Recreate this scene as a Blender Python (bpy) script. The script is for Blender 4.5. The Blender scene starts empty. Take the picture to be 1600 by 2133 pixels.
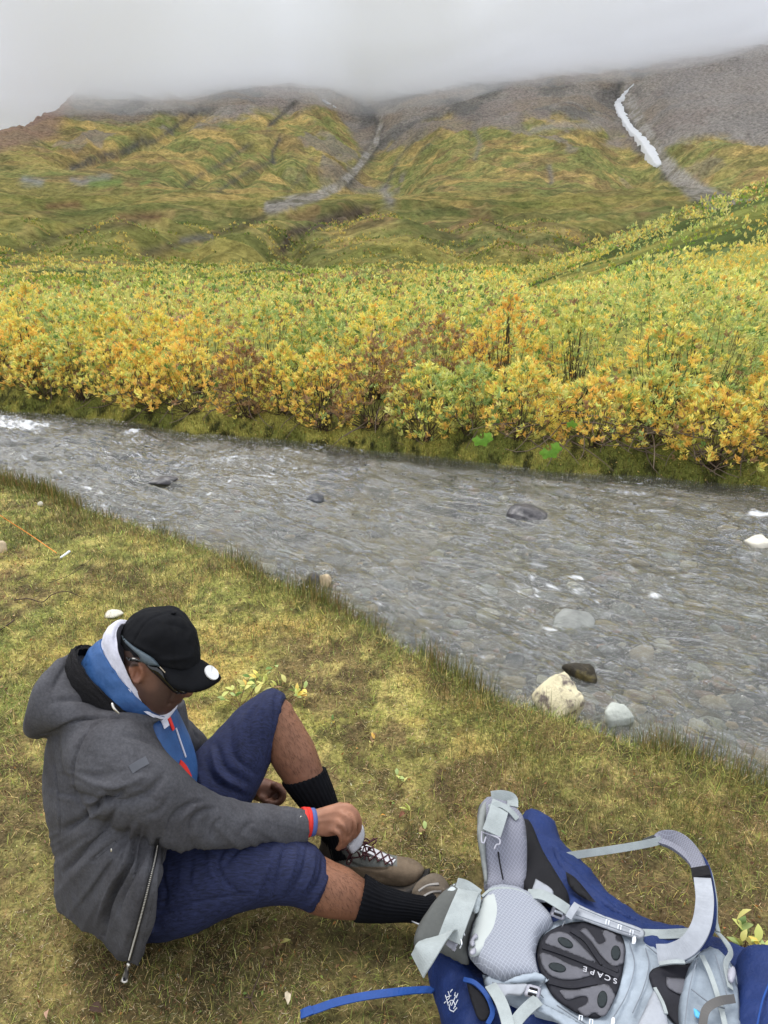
import bpy, bmesh, math, random
import numpy as np
from mathutils import Vector, Matrix, noise
from mathutils.bvhtree import BVHTree
from mathutils.geometry import delaunay_2d_cdt

random.seed(7)
rng = np.random.default_rng(11)
R_ = math.radians
scene = bpy.context.scene
COL = scene.collection

# ------------------------------------------------------------------ camera
CAM = np.array([0.0, 0.0, 1.75]); PITCH = R_(18.4); FPX = 1600.0
cam_d = bpy.data.cameras.new('camera'); cam_d.sensor_fit = 'VERTICAL'
cam_d.sensor_height = 36.0; cam_d.lens = FPX/2133.0*36.0
cam_d.clip_start = 0.05; cam_d.clip_end = 20000
cam = bpy.data.objects.new('camera', cam_d); COL.objects.link(cam)
cam.location = CAM; cam.rotation_euler = (math.pi/2-PITCH, 0, 0)
scene.camera = cam

# ------------------------------------------------------------------ world (bright overcast) and sun
SUN_EL, SUN_AZ = R_(66), R_(325)
world = bpy.data.worlds.new('World'); scene.world = world; world.use_nodes = True
nt = world.node_tree; nt.nodes.clear()
wo = nt.nodes.new('ShaderNodeOutputWorld'); bg = nt.nodes.new('ShaderNodeBackground')
sky = nt.nodes.new('ShaderNodeTexSky'); sky.sky_type = 'NISHITA'; sky.sun_disc = False
sky.sun_elevation = SUN_EL; sky.sun_rotation = SUN_AZ
tc = nt.nodes.new('ShaderNodeTexCoord'); sx = nt.nodes.new('ShaderNodeSeparateXYZ')
ramp = nt.nodes.new('ShaderNodeValToRGB')           # overcast layer: a little brighter overhead
ramp.color_ramp.elements[0].position = 0.0; ramp.color_ramp.elements[0].color = (0.81, 0.845, 0.925, 1)
ramp.color_ramp.elements[1].position = 1.0; ramp.color_ramp.elements[1].color = (0.96, 0.985, 1.04, 1)
mul = nt.nodes.new('ShaderNodeVectorMath'); mul.operation = 'SCALE'; mul.inputs['Scale'].default_value = 9.6
mixw = nt.nodes.new('ShaderNodeMix'); mixw.data_type = 'RGBA'; mixw.inputs[0].default_value = 0.90
L = nt.links.new
L(tc.outputs['Generated'], sx.inputs[0]); L(sx.outputs['Z'], ramp.inputs[0])
L(ramp.outputs['Color'], mul.inputs[0]); L(sky.outputs['Color'], mixw.inputs['A'])
L(mul.outputs['Vector'], mixw.inputs['B']); L(mixw.outputs['Result'], bg.inputs['Color'])
bg.inputs['Strength'].default_value = 0.1
L(bg.outputs[0], wo.inputs['Surface'])

sun_d = bpy.data.lights.new('sun', 'SUN'); sun_d.energy = 1.5; sun_d.angle = R_(30); sun_d.color = (1.0, 0.97, 0.92)
sun = bpy.data.objects.new('sun', sun_d); COL.objects.link(sun)
sd = Vector((math.sin(SUN_AZ)*math.cos(SUN_EL), math.cos(SUN_AZ)*math.cos(SUN_EL), math.sin(SUN_EL)))
sun.rotation_euler = sd.to_track_quat('Z', 'Y').to_euler()

vs = scene.view_settings
scene.display_settings.display_device = 'sRGB'
vs.view_transform = 'Standard'; vs.look = 'None'; vs.exposure = 0.80; vs.gamma = 1.0; vs.use_curve_mapping = False
cy = scene.cycles
cy.use_denoising = True
cy.max_bounces = 10; cy.diffuse_bounces = 3; cy.glossy_bounces = 3; cy.transmission_bounces = 4
cy.volume_bounces = 8; cy.transparent_max_bounces = 10
cy.use_adaptive_sampling = True; cy.adaptive_threshold = 0.01

# ------------------------------------------------------------------ camera maths for placing things
cp, sp = math.cos(PITCH), math.sin(PITCH)
Fv = np.array([0, cp, -sp]); Uv = np.array([0, sp, cp]); Rv = np.array([1.0, 0, 0])
def ray(u, v): return Fv + (u-800)/FPX*Rv - (v-1066.5)/FPX*Uv
def W(u, v, d): return CAM + d*ray(u, v)
def dz(u, v, z): return (z-CAM[2])/ray(u, v)[2]
def G(u, v, z=0.0): return W(u, v, dz(u, v, z))
def proj(P):
    P = np.asarray(P, float) - CAM
    d = P @ Fv
    return 800+FPX*(P @ Rv)/d, 1066.5-FPX*(P @ Uv)/d, d

# ------------------------------------------------------------------ noise
def _hash(ix, iy, iz, seed):
    h = (ix.astype(np.int64)*374761393 + iy.astype(np.int64)*668265263 + iz.astype(np.int64)*2147483647 + seed*1274126177) & 0xffffffff
    h = ((h ^ (h >> 13))*1274126177) & 0xffffffff
    h = ((h ^ (h >> 16))*2246822519) & 0xffffffff
    return ((h ^ (h >> 15)) & 0xffff)/65535.0
def vnoise(x, y, z=None, seed=0):
    x = np.asarray(x, float); y = np.asarray(y, float)
    z3 = z is not None
    ix, iy = np.floor(x), np.floor(y); fx, fy = x-ix, y-iy
    fx = fx*fx*fx*(fx*(fx*6-15)+10); fy = fy*fy*fy*(fy*(fy*6-15)+10)
    if not z3:
        z0 = np.zeros_like(ix)
        a = _hash(ix, iy, z0, seed); b = _hash(ix+1, iy, z0, seed); c = _hash(ix, iy+1, z0, seed); d = _hash(ix+1, iy+1, z0, seed)
        return (a+(b-a)*fx)*(1-fy)+(c+(d-c)*fx)*fy
    z = np.asarray(z, float); iz = np.floor(z); fz = z-iz; fz = fz*fz*(3-2*fz)
    r = 0
    for k, wz in ((0, 1-fz), (1, fz)):
        a = _hash(ix, iy, iz+k, seed); b = _hash(ix+1, iy, iz+k, seed); c = _hash(ix, iy+1, iz+k, seed); d = _hash(ix+1, iy+1, iz+k, seed)
        r = r + wz*((a+(b-a)*fx)*(1-fy)+(c+(d-c)*fx)*fy)
    return r
def fbm(x, y, z=None, seed=0, oct=4, gain=0.5, ridged=False):
    s, amp, tot, f = 0, 1.0, 0, 1.0
    for o in range(oct):
        n = vnoise(np.asarray(x)*f+17.3*o, np.asarray(y)*f-9.1*o, None if z is None else np.asarray(z)*f+3.7*o, seed+o)
        if ridged: n = 1-np.abs(2*n-1)
        s = s + amp*n; tot += amp; amp *= gain; f *= 2.03
    return s/tot
def sstep(a, b, x):
    t = np.clip((np.asarray(x, float)-a)/(b-a), 0, 1); return t*t*(3-2*t)
def lerp(a, b, t): return a+(b-a)*t
def srgb(r, g, b):
    f = lambda c: (c/255/12.92 if c/255 <= 0.04045 else ((c/255+0.055)/1.055)**2.4)
    return np.array([f(r), f(g), f(b)])
def mixc(c, c2, m):
    m = np.asarray(m)[..., None]
    return c*(1-m)+np.asarray(c2)*m

# ------------------------------------------------------------------ object helpers
def newmesh(name, V, F, cols=None, smooth=True):
    V = np.asarray(V, np.float32).reshape(-1, 3)
    me = bpy.data.meshes.new(name)
    if isinstance(F, np.ndarray):
        n, k = F.shape
        me.vertices.add(len(V)); me.vertices.foreach_set('co', V.ravel())
        me.loops.add(n*k); me.loops.foreach_set('vertex_index', F.astype(np.int32).ravel())
        me.polygons.add(n); me.polygons.foreach_set('loop_start', np.arange(0, n*k, k, dtype=np.int32))
        me.update(calc_edges=True)
    else:
        me.from_pydata([tuple(map(float, v)) for v in V], [], [tuple(int(i) for i in f) for f in F])
    me.validate(verbose=False)
    if smooth: me.polygons.foreach_set('use_smooth', np.ones(len(me.polygons), bool))
    if cols is not None:
        c = np.ones((len(V), 4), np.float32); c[:, :np.asarray(cols).shape[1]] = cols
        at = me.color_attributes.new('Col', 'FLOAT_COLOR', 'POINT')
        at.data.foreach_set('color', c.ravel())
    return me
def link(name, me, mat=None, parent=None, **tags):
    o = bpy.data.objects.new(name, me); COL.objects.link(o)
    if mat is not None and me is not None and len(me.materials) == 0: me.materials.append(mat)
    if parent is not None: o.parent = parent
    for k, v in tags.items():
        if v is not None: o[k] = v
    return o
def mk(name, V, F, mat, parent=None, cols=None, smooth=True, **tags):
    return link(name, newmesh(name, V, F, cols, smooth), mat, parent, **tags)
def empty(name, label, category, group=None, loc=(0, 0, 0)):
    o = bpy.data.objects.new(name, None); COL.objects.link(o)
    o.empty_display_size = 0.05
    o['label'] = label; o['category'] = category
    if group: o['group'] = group
    return o
def gridfaces(nr, nc, wrap=False):
    i = np.arange(nr-1)[:, None]; m = nc if wrap else nc-1
    j = np.arange(m)[None, :]; j2 = (j+1) % nc
    return np.stack([i*nc+j, i*nc+j2, (i+1)*nc+j2, (i+1)*nc+j], -1).reshape(-1, 4)

# ------------------------------------------------------------------ materials
def material(name, color=(0.5, 0.5, 0.5), rough=0.8, attr=False, var=0.0, vscale=8.0, bump=0.0, bscale=60.0,
             spec=0.3, metal=0.0, stretch=None, color2=None, c2scale=5.0, c2lo=0.45, c2hi=0.6, translucent=0.0, bdist=0.002,
             sheen=0.0, coat=0.0, weave=0.0, wscale=400.0):
    m = bpy.data.materials.new(name); m.use_nodes = True
    t = m.node_tree; N = t.nodes; K = t.links.new
    b = N['Principled BSDF']; out = N['Material Output']
    b.inputs['Roughness'].default_value = rough; b.inputs['Metallic'].default_value = metal
    b.inputs['Specular IOR Level'].default_value = spec
    if sheen: b.inputs['Sheen Weight'].default_value = sheen
    if coat: b.inputs['Coat Weight'].default_value = coat
    co = N.new('ShaderNodeTexCoord').outputs['Object']
    if stretch is not None:
        mp = N.new('ShaderNodeMapping'); mp.inputs['Scale'].default_value = stretch; K(co, mp.inputs['Vector']); co = mp.outputs['Vector']
    if attr:
        a = N.new('ShaderNodeAttribute'); a.attribute_name = 'Col'; csock = a.outputs['Color']
    else:
        rgb = N.new('ShaderNodeRGB'); rgb.outputs[0].default_value = (*[float(c) for c in color[:3]], 1); csock = rgb.outputs[0]
    def ntex(scale, detail=6, rough_=0.6):
        n = N.new('ShaderNodeTexNoise'); n.inputs['Scale'].default_value = scale; n.inputs['Detail'].default_value = detail
        n.inputs['Roughness'].default_value = rough_; K(co, n.inputs['Vector']); return n.outputs['Fac']
    if color2 is not None:
        r = N.new('ShaderNodeMapRange'); r.inputs['From Min'].default_value = c2lo; r.inputs['From Max'].default_value = c2hi
        K(ntex(c2scale), r.inputs['Value'])
        mx = N.new('ShaderNodeMix'); mx.data_type = 'RGBA'; K(r.outputs[0], mx.inputs[0]); K(csock, mx.inputs['A'])
        mx.inputs['B'].default_value = (*[float(c) for c in color2[:3]], 1); csock = mx.outputs['Result']
    if var:
        r = N.new('ShaderNodeMapRange'); r.inputs['From Min'].default_value = 0.3; r.inputs['From Max'].default_value = 0.7
        r.inputs['To Min'].default_value = 1-var; r.inputs['To Max'].default_value = 1+var
        K(ntex(vscale, 8, 0.7), r.inputs['Value'])
        vm = N.new('ShaderNodeVectorMath'); vm.operation = 'SCALE'; K(csock, vm.inputs[0]); K(r.outputs[0], vm.inputs['Scale']); csock = vm.outputs['Vector']
    K(csock, b.inputs['Base Color'])
    if bump or weave:
        bp = N.new('ShaderNodeBump'); bp.inputs['Strength'].default_value = min(1.0, bump) if bump else 0.5; bp.inputs['Distance'].default_value = bdist
        if weave:
            wv = N.new('ShaderNodeTexVoronoi'); wv.inputs['Scale'].default_value = wscale; K(co, wv.inputs['Vector'])
            K(wv.outputs['Distance'], bp.inputs['Height'])
        else: K(ntex(bscale, 8, 0.65), bp.inputs['Height'])
        K(bp.outputs[0], b.inputs['Normal'])
    if translucent:
        tr = N.new('ShaderNodeBsdfTranslucent'); K(csock, tr.inputs['Color'])
        ms = N.new('ShaderNodeMixShader'); ms.inputs[0].default_value = translucent
        K(b.outputs[0], ms.inputs[1]); K(tr.outputs[0], ms.inputs[2]); K(ms.outputs[0], out.inputs['Surface'])
    return m
# ================================================================== LAND
ZW = -0.22                                               # water level
nxy = np.array([G(u, v, ZW)[:2] for u, v in ((0,1010),(150,1062),(400,1150),(560,1222),(650,1250),(740,1310),(850,1378),(950,1425),(1100,1478),(1220,1520),(1400,1575),(1600,1665))])
fxy = np.array([G(u, v, ZW)[:2] for u, v in ((0,857),(200,878),(400,907),(600,925),(800,947),(1000,967),(1200,992),(1400,1006),(1600,1022))])
nX = np.r_[-60, -20, -8, nxy[:, 0], 3.0, 6, 20, 60]; nY = np.r_[34, 17.5, 9.6, nxy[:, 1], 1.3, -1.2, -12, -36]
fX = np.r_[-60, -20, fxy[:, 0], 8, 20, 60]; fY = np.r_[40, 21.5, fxy[:, 1], 4.6, -2, -22]
def yN(x): return np.interp(x, nX, nY) + 0.20*(fbm(np.asarray(x)*1.9, np.zeros_like(x), seed=5, oct=4)-0.5)
def yF(x): return np.interp(x, fX, fY) + 0.25*(fbm(np.asarray(x)*1.3, np.zeros_like(x)+4, seed=6, oct=3)-0.5)
def river_d(x, y): return (y-yN(x))*0.79, (yF(x)-y)*0.9    # >0 both: in the water

# base mountain profile: tangent of elevation seen from the meadow against distance
TR = np.array([0, 14, 40, 100, 150, 200, 250, 320, 400, 500, 600, 700, 900, 1100, 1250, 1500, 1800, 2500, 4000.])
TE = np.array([0, 0, 0, 0, .002, .010, .020, .037, .052, .066, .081, .099, .137, .172, .192, .222, .252, .29, .30])
def elev(u, v):                                          # direction of a sight line: tangent of elevation, x/y
    u = np.asarray(u, float); v = np.asarray(v, float)
    ry = cp-(v-1066.5)/FPX*sp; rz = -sp-(v-1066.5)/FPX*cp; s = (u-800)/FPX/ry
    return rz/(ry*np.sqrt(1+s*s)), s
def az_u(x, y): return 800+FPX*np.asarray(x)/np.maximum(np.asarray(y), 1e-3)*1.095
crest_u = np.array([-400, -100, 0, 60, 125, 160, 260, 2000]); crest_v = np.array([330, 300, 283, 262, 236, 205, 60, 0])
def hmount(x, y):
    r = np.hypot(x, y); u = az_u(x, y)
    te = np.interp(r, TR, TE)
    c = elev(u, np.interp(u, crest_u, crest_v))[0]
    far = r > 300
    rc = np.interp(c, TE[4:-1], TR[4:-1])
    rr = np.minimum(r, rc)
    te = np.where(far, np.interp(rr, TR, TE)*np.where(r > rc, (rr/r)**1.6, 1), te)
    return te*r + 1.75*sstep(60, 250, r)
def uv_to_xy(u, v):
    c, s = elev(u, v); r = np.interp(c, TE[4:], TR[4:])
    y = r/np.sqrt(1+s*s); return s*y, y
def poly_dist(x, y, pts):
    d = np.full(np.shape(x), 1e9); tt = np.zeros(np.shape(x)); n = len(pts)-1
    for i in range(n):
        ax, ay = pts[i]; bx, by = pts[i+1]; dx, dy = bx-ax, by-ay
        t = np.clip(((x-ax)*dx+(y-ay)*dy)/(dx*dx+dy*dy), 0, 1)
        di = np.hypot(x-ax-t*dx, y-ay-t*dy); m = di < d
        d = np.where(m, di, d); tt = np.where(m, (i+t)/n, tt)
    return d, tt
def uvpoly(l): return [tuple(map(float, uv_to_xy(u, v))) for u, v in l]
GUL = [  # gullies on the mountain: line, half width, depth, bare rock amount
    ([(745,205),(790,262),(782,310),(745,350),(722,385)], 44, 34, 1.0),
    ([(1290,175),(1297,235),(1335,290),(1375,335),(1400,372)], 40, 30, 1.0),
    ([(420,225),(330,290),(250,315),(190,330),(150,352)], 15, 10, .75), ([(300,292),(262,318),(215,336),(150,350)], 13, 10, .7),
    ([(520,300),(470,338),(415,365),(385,388)], 12, 9, .6), ([(585,288),(566,318),(570,340)], 9, 10, .8),
    ([(615,212),(580,245),(560,262)], 12, 8, .9), ([(570,335),(520,355),(455,398)], 9, 8, .6), ([(650,330),(640,352),(600,400)], 8, 4, .3),
    ([(990,260),(975,300),(985,330)], 9, 5, .3), ([(1140,345),(1150,375),(1145,385)], 7, 3, .5),
    ([(880,275),(830,330),(800,395)], 14, 8, .5), ([(1040,235),(930,270),(860,330)], 12, 6, .3)]
CUT = [  # cut banks in the moraine hills below
    ([(590,520),(604,485),(665,470),(700,455),(765,438)], 6, 9, 1.0), ([(0,535),(70,515),(130,488),(240,468),(330,450)], 9, 5, .4),
    ([(300,530),(390,502),(455,485),(545,455)], 8, 5, .55), ([(625,528),(720,480),(800,458)], 7, 3, .1), ([(900,470),(960,500),(1000,528)], 9, 5, .2), ([(1330,470),(1250,492),(1200,515)], 8, 5, .2),
    ([(1010,452),(1050,480),(1100,500)], 8, 3, .2)]
GULp = [([(float(p), float(q)) for p, q in a], w, k) for a, w, d, k in GUL]; CUTp = [([(float(p), float(q)) for p, q in a], w, k) for a, w, d, k in CUT]
GUL = [(uvpoly(a), w, d, k) for a, w, d, k in GUL]; CUT = [(uvpoly(a), w, d, k) for a, w, d, k in CUT]
FAN1 = [(795,250),(782,300),(745,350),(705,388),(650,412),(560,432)]; FAN2 = [(1300,190),(1335,260),(1388,340),(1430,385),(1480,415),(1600,445)]
def far_detail(x, y, r, u):
    h = np.zeros_like(r)
    hm = sstep(70, 200, r)*(1-sstep(480, 640, r))
    h += hm*(13*(fbm(x/95, y/60, seed=21, oct=3)-0.5) + 7.5*(fbm(x/33, y/22, seed=22, oct=3, ridged=True)-0.62))
    mm = sstep(480, 750, r)
    h += mm*(20*(fbm(x/260+3, y/300, seed=31, oct=4)-0.5) + 13*(fbm((x+y*0.45)/48, (y-x*0.3)/170, seed=33, oct=6, ridged=True, gain=.6)-0.62) + 5*(fbm(x/16, y/12, seed=34, oct=4, ridged=True)-.5))
    for P, w, d, k in GUL+CUT:
        di, _ = poly_dist(x, y, P)
        di = di*(1+0.5*(fbm(x/25, y/25, seed=41, oct=3)-0.5))
        h -= d*np.exp(-(di/w)**2)
    return h
def gh(x, y):
    x = np.asarray(x, float); y = np.asarray(y, float)
    sN, sF = river_d(x, y); d = np.minimum(sN, sF)
    r = np.hypot(x, y); near = sN < sF
    bumps = 0.035*(fbm(x*1.7, y*1.7, seed=2, oct=3)-0.5)*sstep(2.2, 3.2, y) + 0.016*(fbm(x*9, y*9, seed=3, oct=3)-0.5) - 0.006
    top = np.where(near, bumps, 0.02+0.09*sstep(0, 2.5, -sF)+0.05*(fbm(x*2.3, y*2.3, seed=4, oct=3)-0.5)+0.05*(fbm(x*8, y*8, seed=9, oct=2)-0.5))
    edge = np.where(near, sstep(-0.30, 0.03, d), sstep(-0.62, 0.02, d+.14*(fbm(x*2.7, y*2.7, seed=19, oct=3)-.5)))
    bed = ZW-0.05-0.30*sstep(0.0, 1.0, d)+0.05*(fbm(x*3, y*3, seed=8, oct=3)-0.5)
    z = np.where(near & (d < 0), lerp(top, ZW-0.06, edge), np.where(d < 0, lerp(top, ZW-0.06, edge), bed))
    z = np.where((d < 0.03) & (d > -0.05), np.minimum(z, lerp(z, ZW-0.06, sstep(-0.05, 0.03, d))), z)
    farm = sstep(14, 60, r)*(y > 0)
    z = z - 0.30*sstep(10, 60, r)*(~near)
    # shrub covered spur on the right
    s = x/np.maximum(y, 0.1)
    z = z + (y > 8)*(5.0*sstep(0.08, 0.56, s+0.05*(fbm(x/6, y/6, seed=15, oct=2)-0.5))*sstep(11, 38, y)*(1-sstep(55, 110, y)))
    z = z + sstep(14, 50, r)*(1-sstep(90, 160, r))*(1-.7*sstep(.08, .2, s))*(1.0+1.4*sstep(25, 60, r))*(fbm(x/11, y/9, seed=16, oct=3)-0.5)
    m = (r > 60) & (y > 0)
    if m.any():
        xm, ym, rm = x[m], y[m], r[m]
        z[m] += (hmount(xm, ym)+far_detail(xm, ym, rm, az_u(xm, ym)))
    return z

def land_colour(x, y, z, r):
    n1 = fbm(x/1.3, y/1.3, seed=51, oct=4); n2 = fbm(x*2.6, y*2.6, seed=52, oct=4); n3 = fbm(x*9, y*9, seed=53, oct=3)
    sN, sF = river_d(x, y); d = np.minimum(sN, sF)
    moss = srgb(138, 134, 52); gold = srgb(168, 142, 60); green = srgb(104, 116, 46); brown = srgb(112, 90, 56); dark = srgb(58, 48, 32)
    c = np.broadcast_to(moss*0.9, x.shape+(3,)).copy()
    c = mixc(c, gold, sstep(.50, .66, n2)); c = mixc(c, green, sstep(.48, .62, n1)*0.55)
    c = mixc(c, brown, sstep(.50, .64, fbm(x*3.1+7, y*3.1, seed=54, oct=4))*0.75)
    nearcam = (1-sstep(1.5, 2.6, y))*sstep(.40, .60, fbm(x*2.2, y*2.2, seed=55, oct=4)+0.06)
    fine = fbm(x*26, y*26, seed=57, oct=3); fine2 = fbm(x*13+4, y*13, seed=58, oct=3)
    c = mixc(c, dark, sstep(.52, .66, fine)*.55); c = mixc(c, srgb(190, 172, 84), sstep(.58, .7, fine2)*.55)
    c = mixc(c, srgb(120, 98, 62), (1-sstep(1.9, 2.8, y))*.45*(y > 0)); c = mixc(c, dark, nearcam*0.5*(y > 0))
    c = mixc(c, dark, sstep(.55, .7, n3)*0.6)
    c = mixc(c, srgb(75, 78, 30), sstep(-0.5, -0.15, sN)*(sN < sF)*0.7)
    bank = sstep(-1.4, -0.3, sF)*(sF < 0)*(y > yN(x)); far = (sF < 0)
    c = np.where(far[..., None], mixc(mixc(np.broadcast_to(srgb(112, 116, 38), c.shape), srgb(152, 146, 50), sstep(.42, .62, n2)), srgb(66, 68, 28), sstep(.55, .7, n3)), c)
    c = mixc(c, srgb(50, 48, 24), sstep(-0.12, -0.02, d)*0.8)
    # bed of the stream
    bedc = mixc(mixc(np.broadcast_to(srgb(100, 94, 76), c.shape), srgb(132, 120, 96), sstep(.5, .62, n3)), srgb(52, 48, 38), sstep(.5, .65, n2))
    c = mixc(c, bedc, sstep(-0.02, 0.1, d))
    # plain and beyond
    pf = sstep(11, 22, r)*(sF < 0)
    o1 = fbm(x/5, y/3.2, seed=61, oct=4); o2 = fbm(x/11, y/5, seed=62, oct=4)
    pc = mixc(mixc(np.broadcast_to(srgb(122, 128, 46), c.shape), srgb(158, 146, 52), sstep(.45, .6, o1)), srgb(78, 92, 38), sstep(.5, .62, o2))
    pc = mixc(pc, srgb(140, 104, 66), sstep(.58, .64, fbm(x/7+9, y/3, seed=63, oct=3))*0.95*sstep(.16, .08, x/np.maximum(y, .1)))
    c = mixc(c, pc, pf)
    m = (r > 100) & (y > 0)
    if m.any():
        X, Y, Z, Rr = x[m], y[m], z[m], r[m]
        U, Vv, _ = proj(np.stack([X, Y, Z], 1))
        a1 = fbm((X+Y*.3)/40, (Y*.7)/26, seed=71, oct=5); a2 = fbm((X-Y*.5)/70, Y/40, seed=72, oct=5); a3 = fbm(X/12, Y/17, seed=73, oct=4); a4 = fbm(X/150, Y/150, seed=74, oct=4)
        olive = srgb(128, 120, 58); gold = srgb(160, 134, 68); grn = srgb(102, 112, 54); brn = srgb(124, 98, 62); dk = srgb(82, 78, 46)
        q = np.broadcast_to(olive, X.shape+(3,)).copy()
        q = mixc(q, gold, sstep(.44, .60, a1)*0.9); q = mixc(q, grn, sstep(.50, .62, a2)*0.8)
        q = mixc(q, brn, sstep(.55, .68, fbm((X+Y)/55, (Y-X)/30, seed=75, oct=5))*0.7)
        q = mixc(q, dk, sstep(.52, .66, a3)*0.5)
        terr = fbm((X+Y*.35)/22, (Y-X*.1)/6.5, seed=82, oct=5, gain=.6); q = mixc(q, srgb(178, 152, 84), sstep(.54, .66, terr)*.34); q = mixc(q, srgb(88, 88, 48), sstep(.46, .34, terr)*.42)
        low = 1-sstep(380, 560, Rr)
        q = mixc(q, srgb(132, 128, 44), low*sstep(.45, .6, a4)*0.6)
        q = mixc(q, srgb(88, 100, 40), low*sstep(.5, .6, a3)*0.5)
        grey = srgb(118, 112, 106); grey2 = srgb(92, 90, 88)
        screec = mixc(np.broadcast_to(grey, q.shape), grey2, sstep(.42, .6, fbm((X-Y*.3)/40, Y/90, seed=77, oct=5)))
        screec = mixc(screec, srgb(120, 104, 88), sstep(.5, .65, a2)*0.6)
        bl = np.interp(U, [-200, 0, 130, 300, 420, 520, 640, 700, 760, 850, 1000, 1150, 1240, 1290, 1340, 1420, 1500, 1600, 1800],
                       [262, 258, 250, 262, 246, 235, 218, 225, 322, 285, 245, 232, 240, 262, 330, 296, 290, 298, 298])
        jag = 90*(fbm(X/60, Y/200, seed=78, oct=5)-0.5)+26*(a3-.5)
        sc = sstep(14, -14, Vv-bl+jag)
        tan_ = sstep(1330, 1420, U)*sc
        q = mixc(q, screec, sc*0.92)
        q = mixc(q, srgb(122, 116, 110), tan_*0.75)
        patch = sstep(.60, .66, fbm(X/45+5, Y/90, seed=79, oct=4))*sstep(440, 380, Vv)*sstep(700, 820, Rr)
        q = mixc(q, srgb(116, 106, 98), patch*0.7)
        red = sstep(150, 110, U+0.35*(Vv-250))*sstep(330, 300, Vv+0.25*U)
        q = mixc(q, srgb(122, 98, 84), red*0.8)
        jt = 1+1.6*(fbm(X/18, Y/18, seed=81, oct=4)-.5)
        for P, w, k in GULp:
            di, _ = poly_dist(U, Vv, P); di = di*jt
            q = mixc(q, srgb(74, 72, 68), np.exp(-np.abs(di/(w*0.22+2.2))**1.5)*min(1, k*1.15)*sstep(.30, .52, fbm(X/30, Y/30, seed=83, oct=4)+.25*k))
        for P, w, k in CUTp:
            di, _ = poly_dist(U, Vv, P); di = di*jt
            q = mixc(q, lerp(srgb(72, 70, 40), srgb(84, 72, 60), k), np.exp(-(di/(4+7*k))**2)*(0.55+0.4*k))
        for P, w0, w1 in ((FAN1, 5, 13), (FAN2, 12, 24)):
            di, tt = poly_dist(U, Vv, P); w = lerp(w0, w1, tt)*(.75+.7*(fbm(X/25, Y/25, seed=80, oct=4)-.5)*2*.6+.25)
            q = mixc(q, mixc(np.broadcast_to(srgb(136, 130, 122), q.shape), srgb(112, 106, 92), sstep(.45, .6, a3)), sstep(1.25, .65, di/w)*0.9)
        for P, rr_, col, k in (([(150,375),(170,380),(225,370)], 7, srgb(128, 122, 118), .85), ([(50,374),(85,380)], 7, srgb(120, 122, 120), .8), ([(190,382),(250,380)], 8, srgb(96, 122, 52), .8), ([(295,383),(312,378)], 5, srgb(96, 122, 52), .8),
                               ([(1110,270),(1160,262),(1240,262)], 8, srgb(128, 120, 116), .7), ([(985,262),(1000,300),(990,330)], 5, srgb(110, 104, 98), .6), ([(1270,298),(1290,300)], 9, srgb(126, 114, 106), .7), ([(800,400),(815,420)], 9, srgb(126, 120, 116), .75), ([(1145,345),(1150,380)], 5, srgb(116, 108, 98), .6), ([(100,430),(160,425)], 8, srgb(122, 84, 58), .7), ([(250,450),(330,452)], 9, srgb(112, 78, 54), .6), ([(960,470),(1020,455)], 9, srgb(118, 92, 58), .6), ([(1040,505),(1120,528)], 9, srgb(126, 98, 62), .6), ([(380,500),(440,492)], 6, srgb(104, 104, 100), .6)):
            di, _ = poly_dist(U, Vv, P); q = mixc(q, col, np.exp(-(di*jt/rr_)**2)*k)
        c[m] = lerp(c[m], q, sstep(100, 190, Rr)[:, None])
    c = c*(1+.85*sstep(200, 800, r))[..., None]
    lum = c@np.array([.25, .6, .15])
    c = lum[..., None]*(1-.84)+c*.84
    return np.clip(c, 0, 1)

def polar(r0, r1, dr, fine, rs=None):
    azs = np.unique(np.r_[np.linspace(-33, 33, fine), np.arange(-180, -60, 4.0), np.arange(-60, -33, .9), np.arange(33, 60, .9), np.arange(60, 180, 4.0)])
    n = int(math.log(r1/r0)/math.log(1+dr)); rs = r0*np.exp(np.linspace(0, math.log(r1/r0), n)) if rs is None else rs
    A, Rr = np.meshgrid(np.radians(azs), rs)
    return A, Rr, Rr*np.sin(A), Rr*np.cos(A), gridfaces(len(rs), len(azs), True)
M_land = material('moss_and_soil', attr=True, rough=0.95, var=0.75, vscale=70, bump=1.0, bscale=90, bdist=0.006, spec=0.1)
M_far = material('mountain_tundra', attr=True, rough=0.95, var=0.55, vscale=0.30, bump=1.0, bscale=0.16, bdist=5.0, spec=0.05)
RSPLIT = 26.0
A, Rr, X, Y, F = polar(0.7, RSPLIT, 0.0092, 450)
Zg = gh(X, Y); Zc = Zg.copy()
V = np.stack([X, Y, Zg], -1).reshape(-1, 3)
V = np.r_[V, [[0, 0, 0]]]; nA = X.shape[1]
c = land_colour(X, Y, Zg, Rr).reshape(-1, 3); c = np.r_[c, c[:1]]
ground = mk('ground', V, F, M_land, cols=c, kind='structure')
cap = np.array([[len(V)-1, j, (j+1) % nA] for j in range(nA)])
mk('ground_underfoot', np.r_[V[:nA], V[-1:]], np.stack([np.full(nA, nA), np.arange(nA), (np.arange(nA)+1) % nA], 1), M_land, cols=np.r_[c[:nA], c[-1:]], kind='structure')
A, Rr, X, Y, F = polar(RSPLIT, 3600, 0.0145, 600, np.r_[np.geomspace(RSPLIT, 120, 90, endpoint=False), np.geomspace(120, 420, 130, endpoint=False), np.geomspace(420, 2000, 240, endpoint=False), np.geomspace(2000, 3600, 20)])
Zm = gh(X, Y)
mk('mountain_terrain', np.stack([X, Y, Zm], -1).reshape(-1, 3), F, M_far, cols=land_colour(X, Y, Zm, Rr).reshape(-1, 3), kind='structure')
del A, Rr, X, Y, F, Zm

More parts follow.
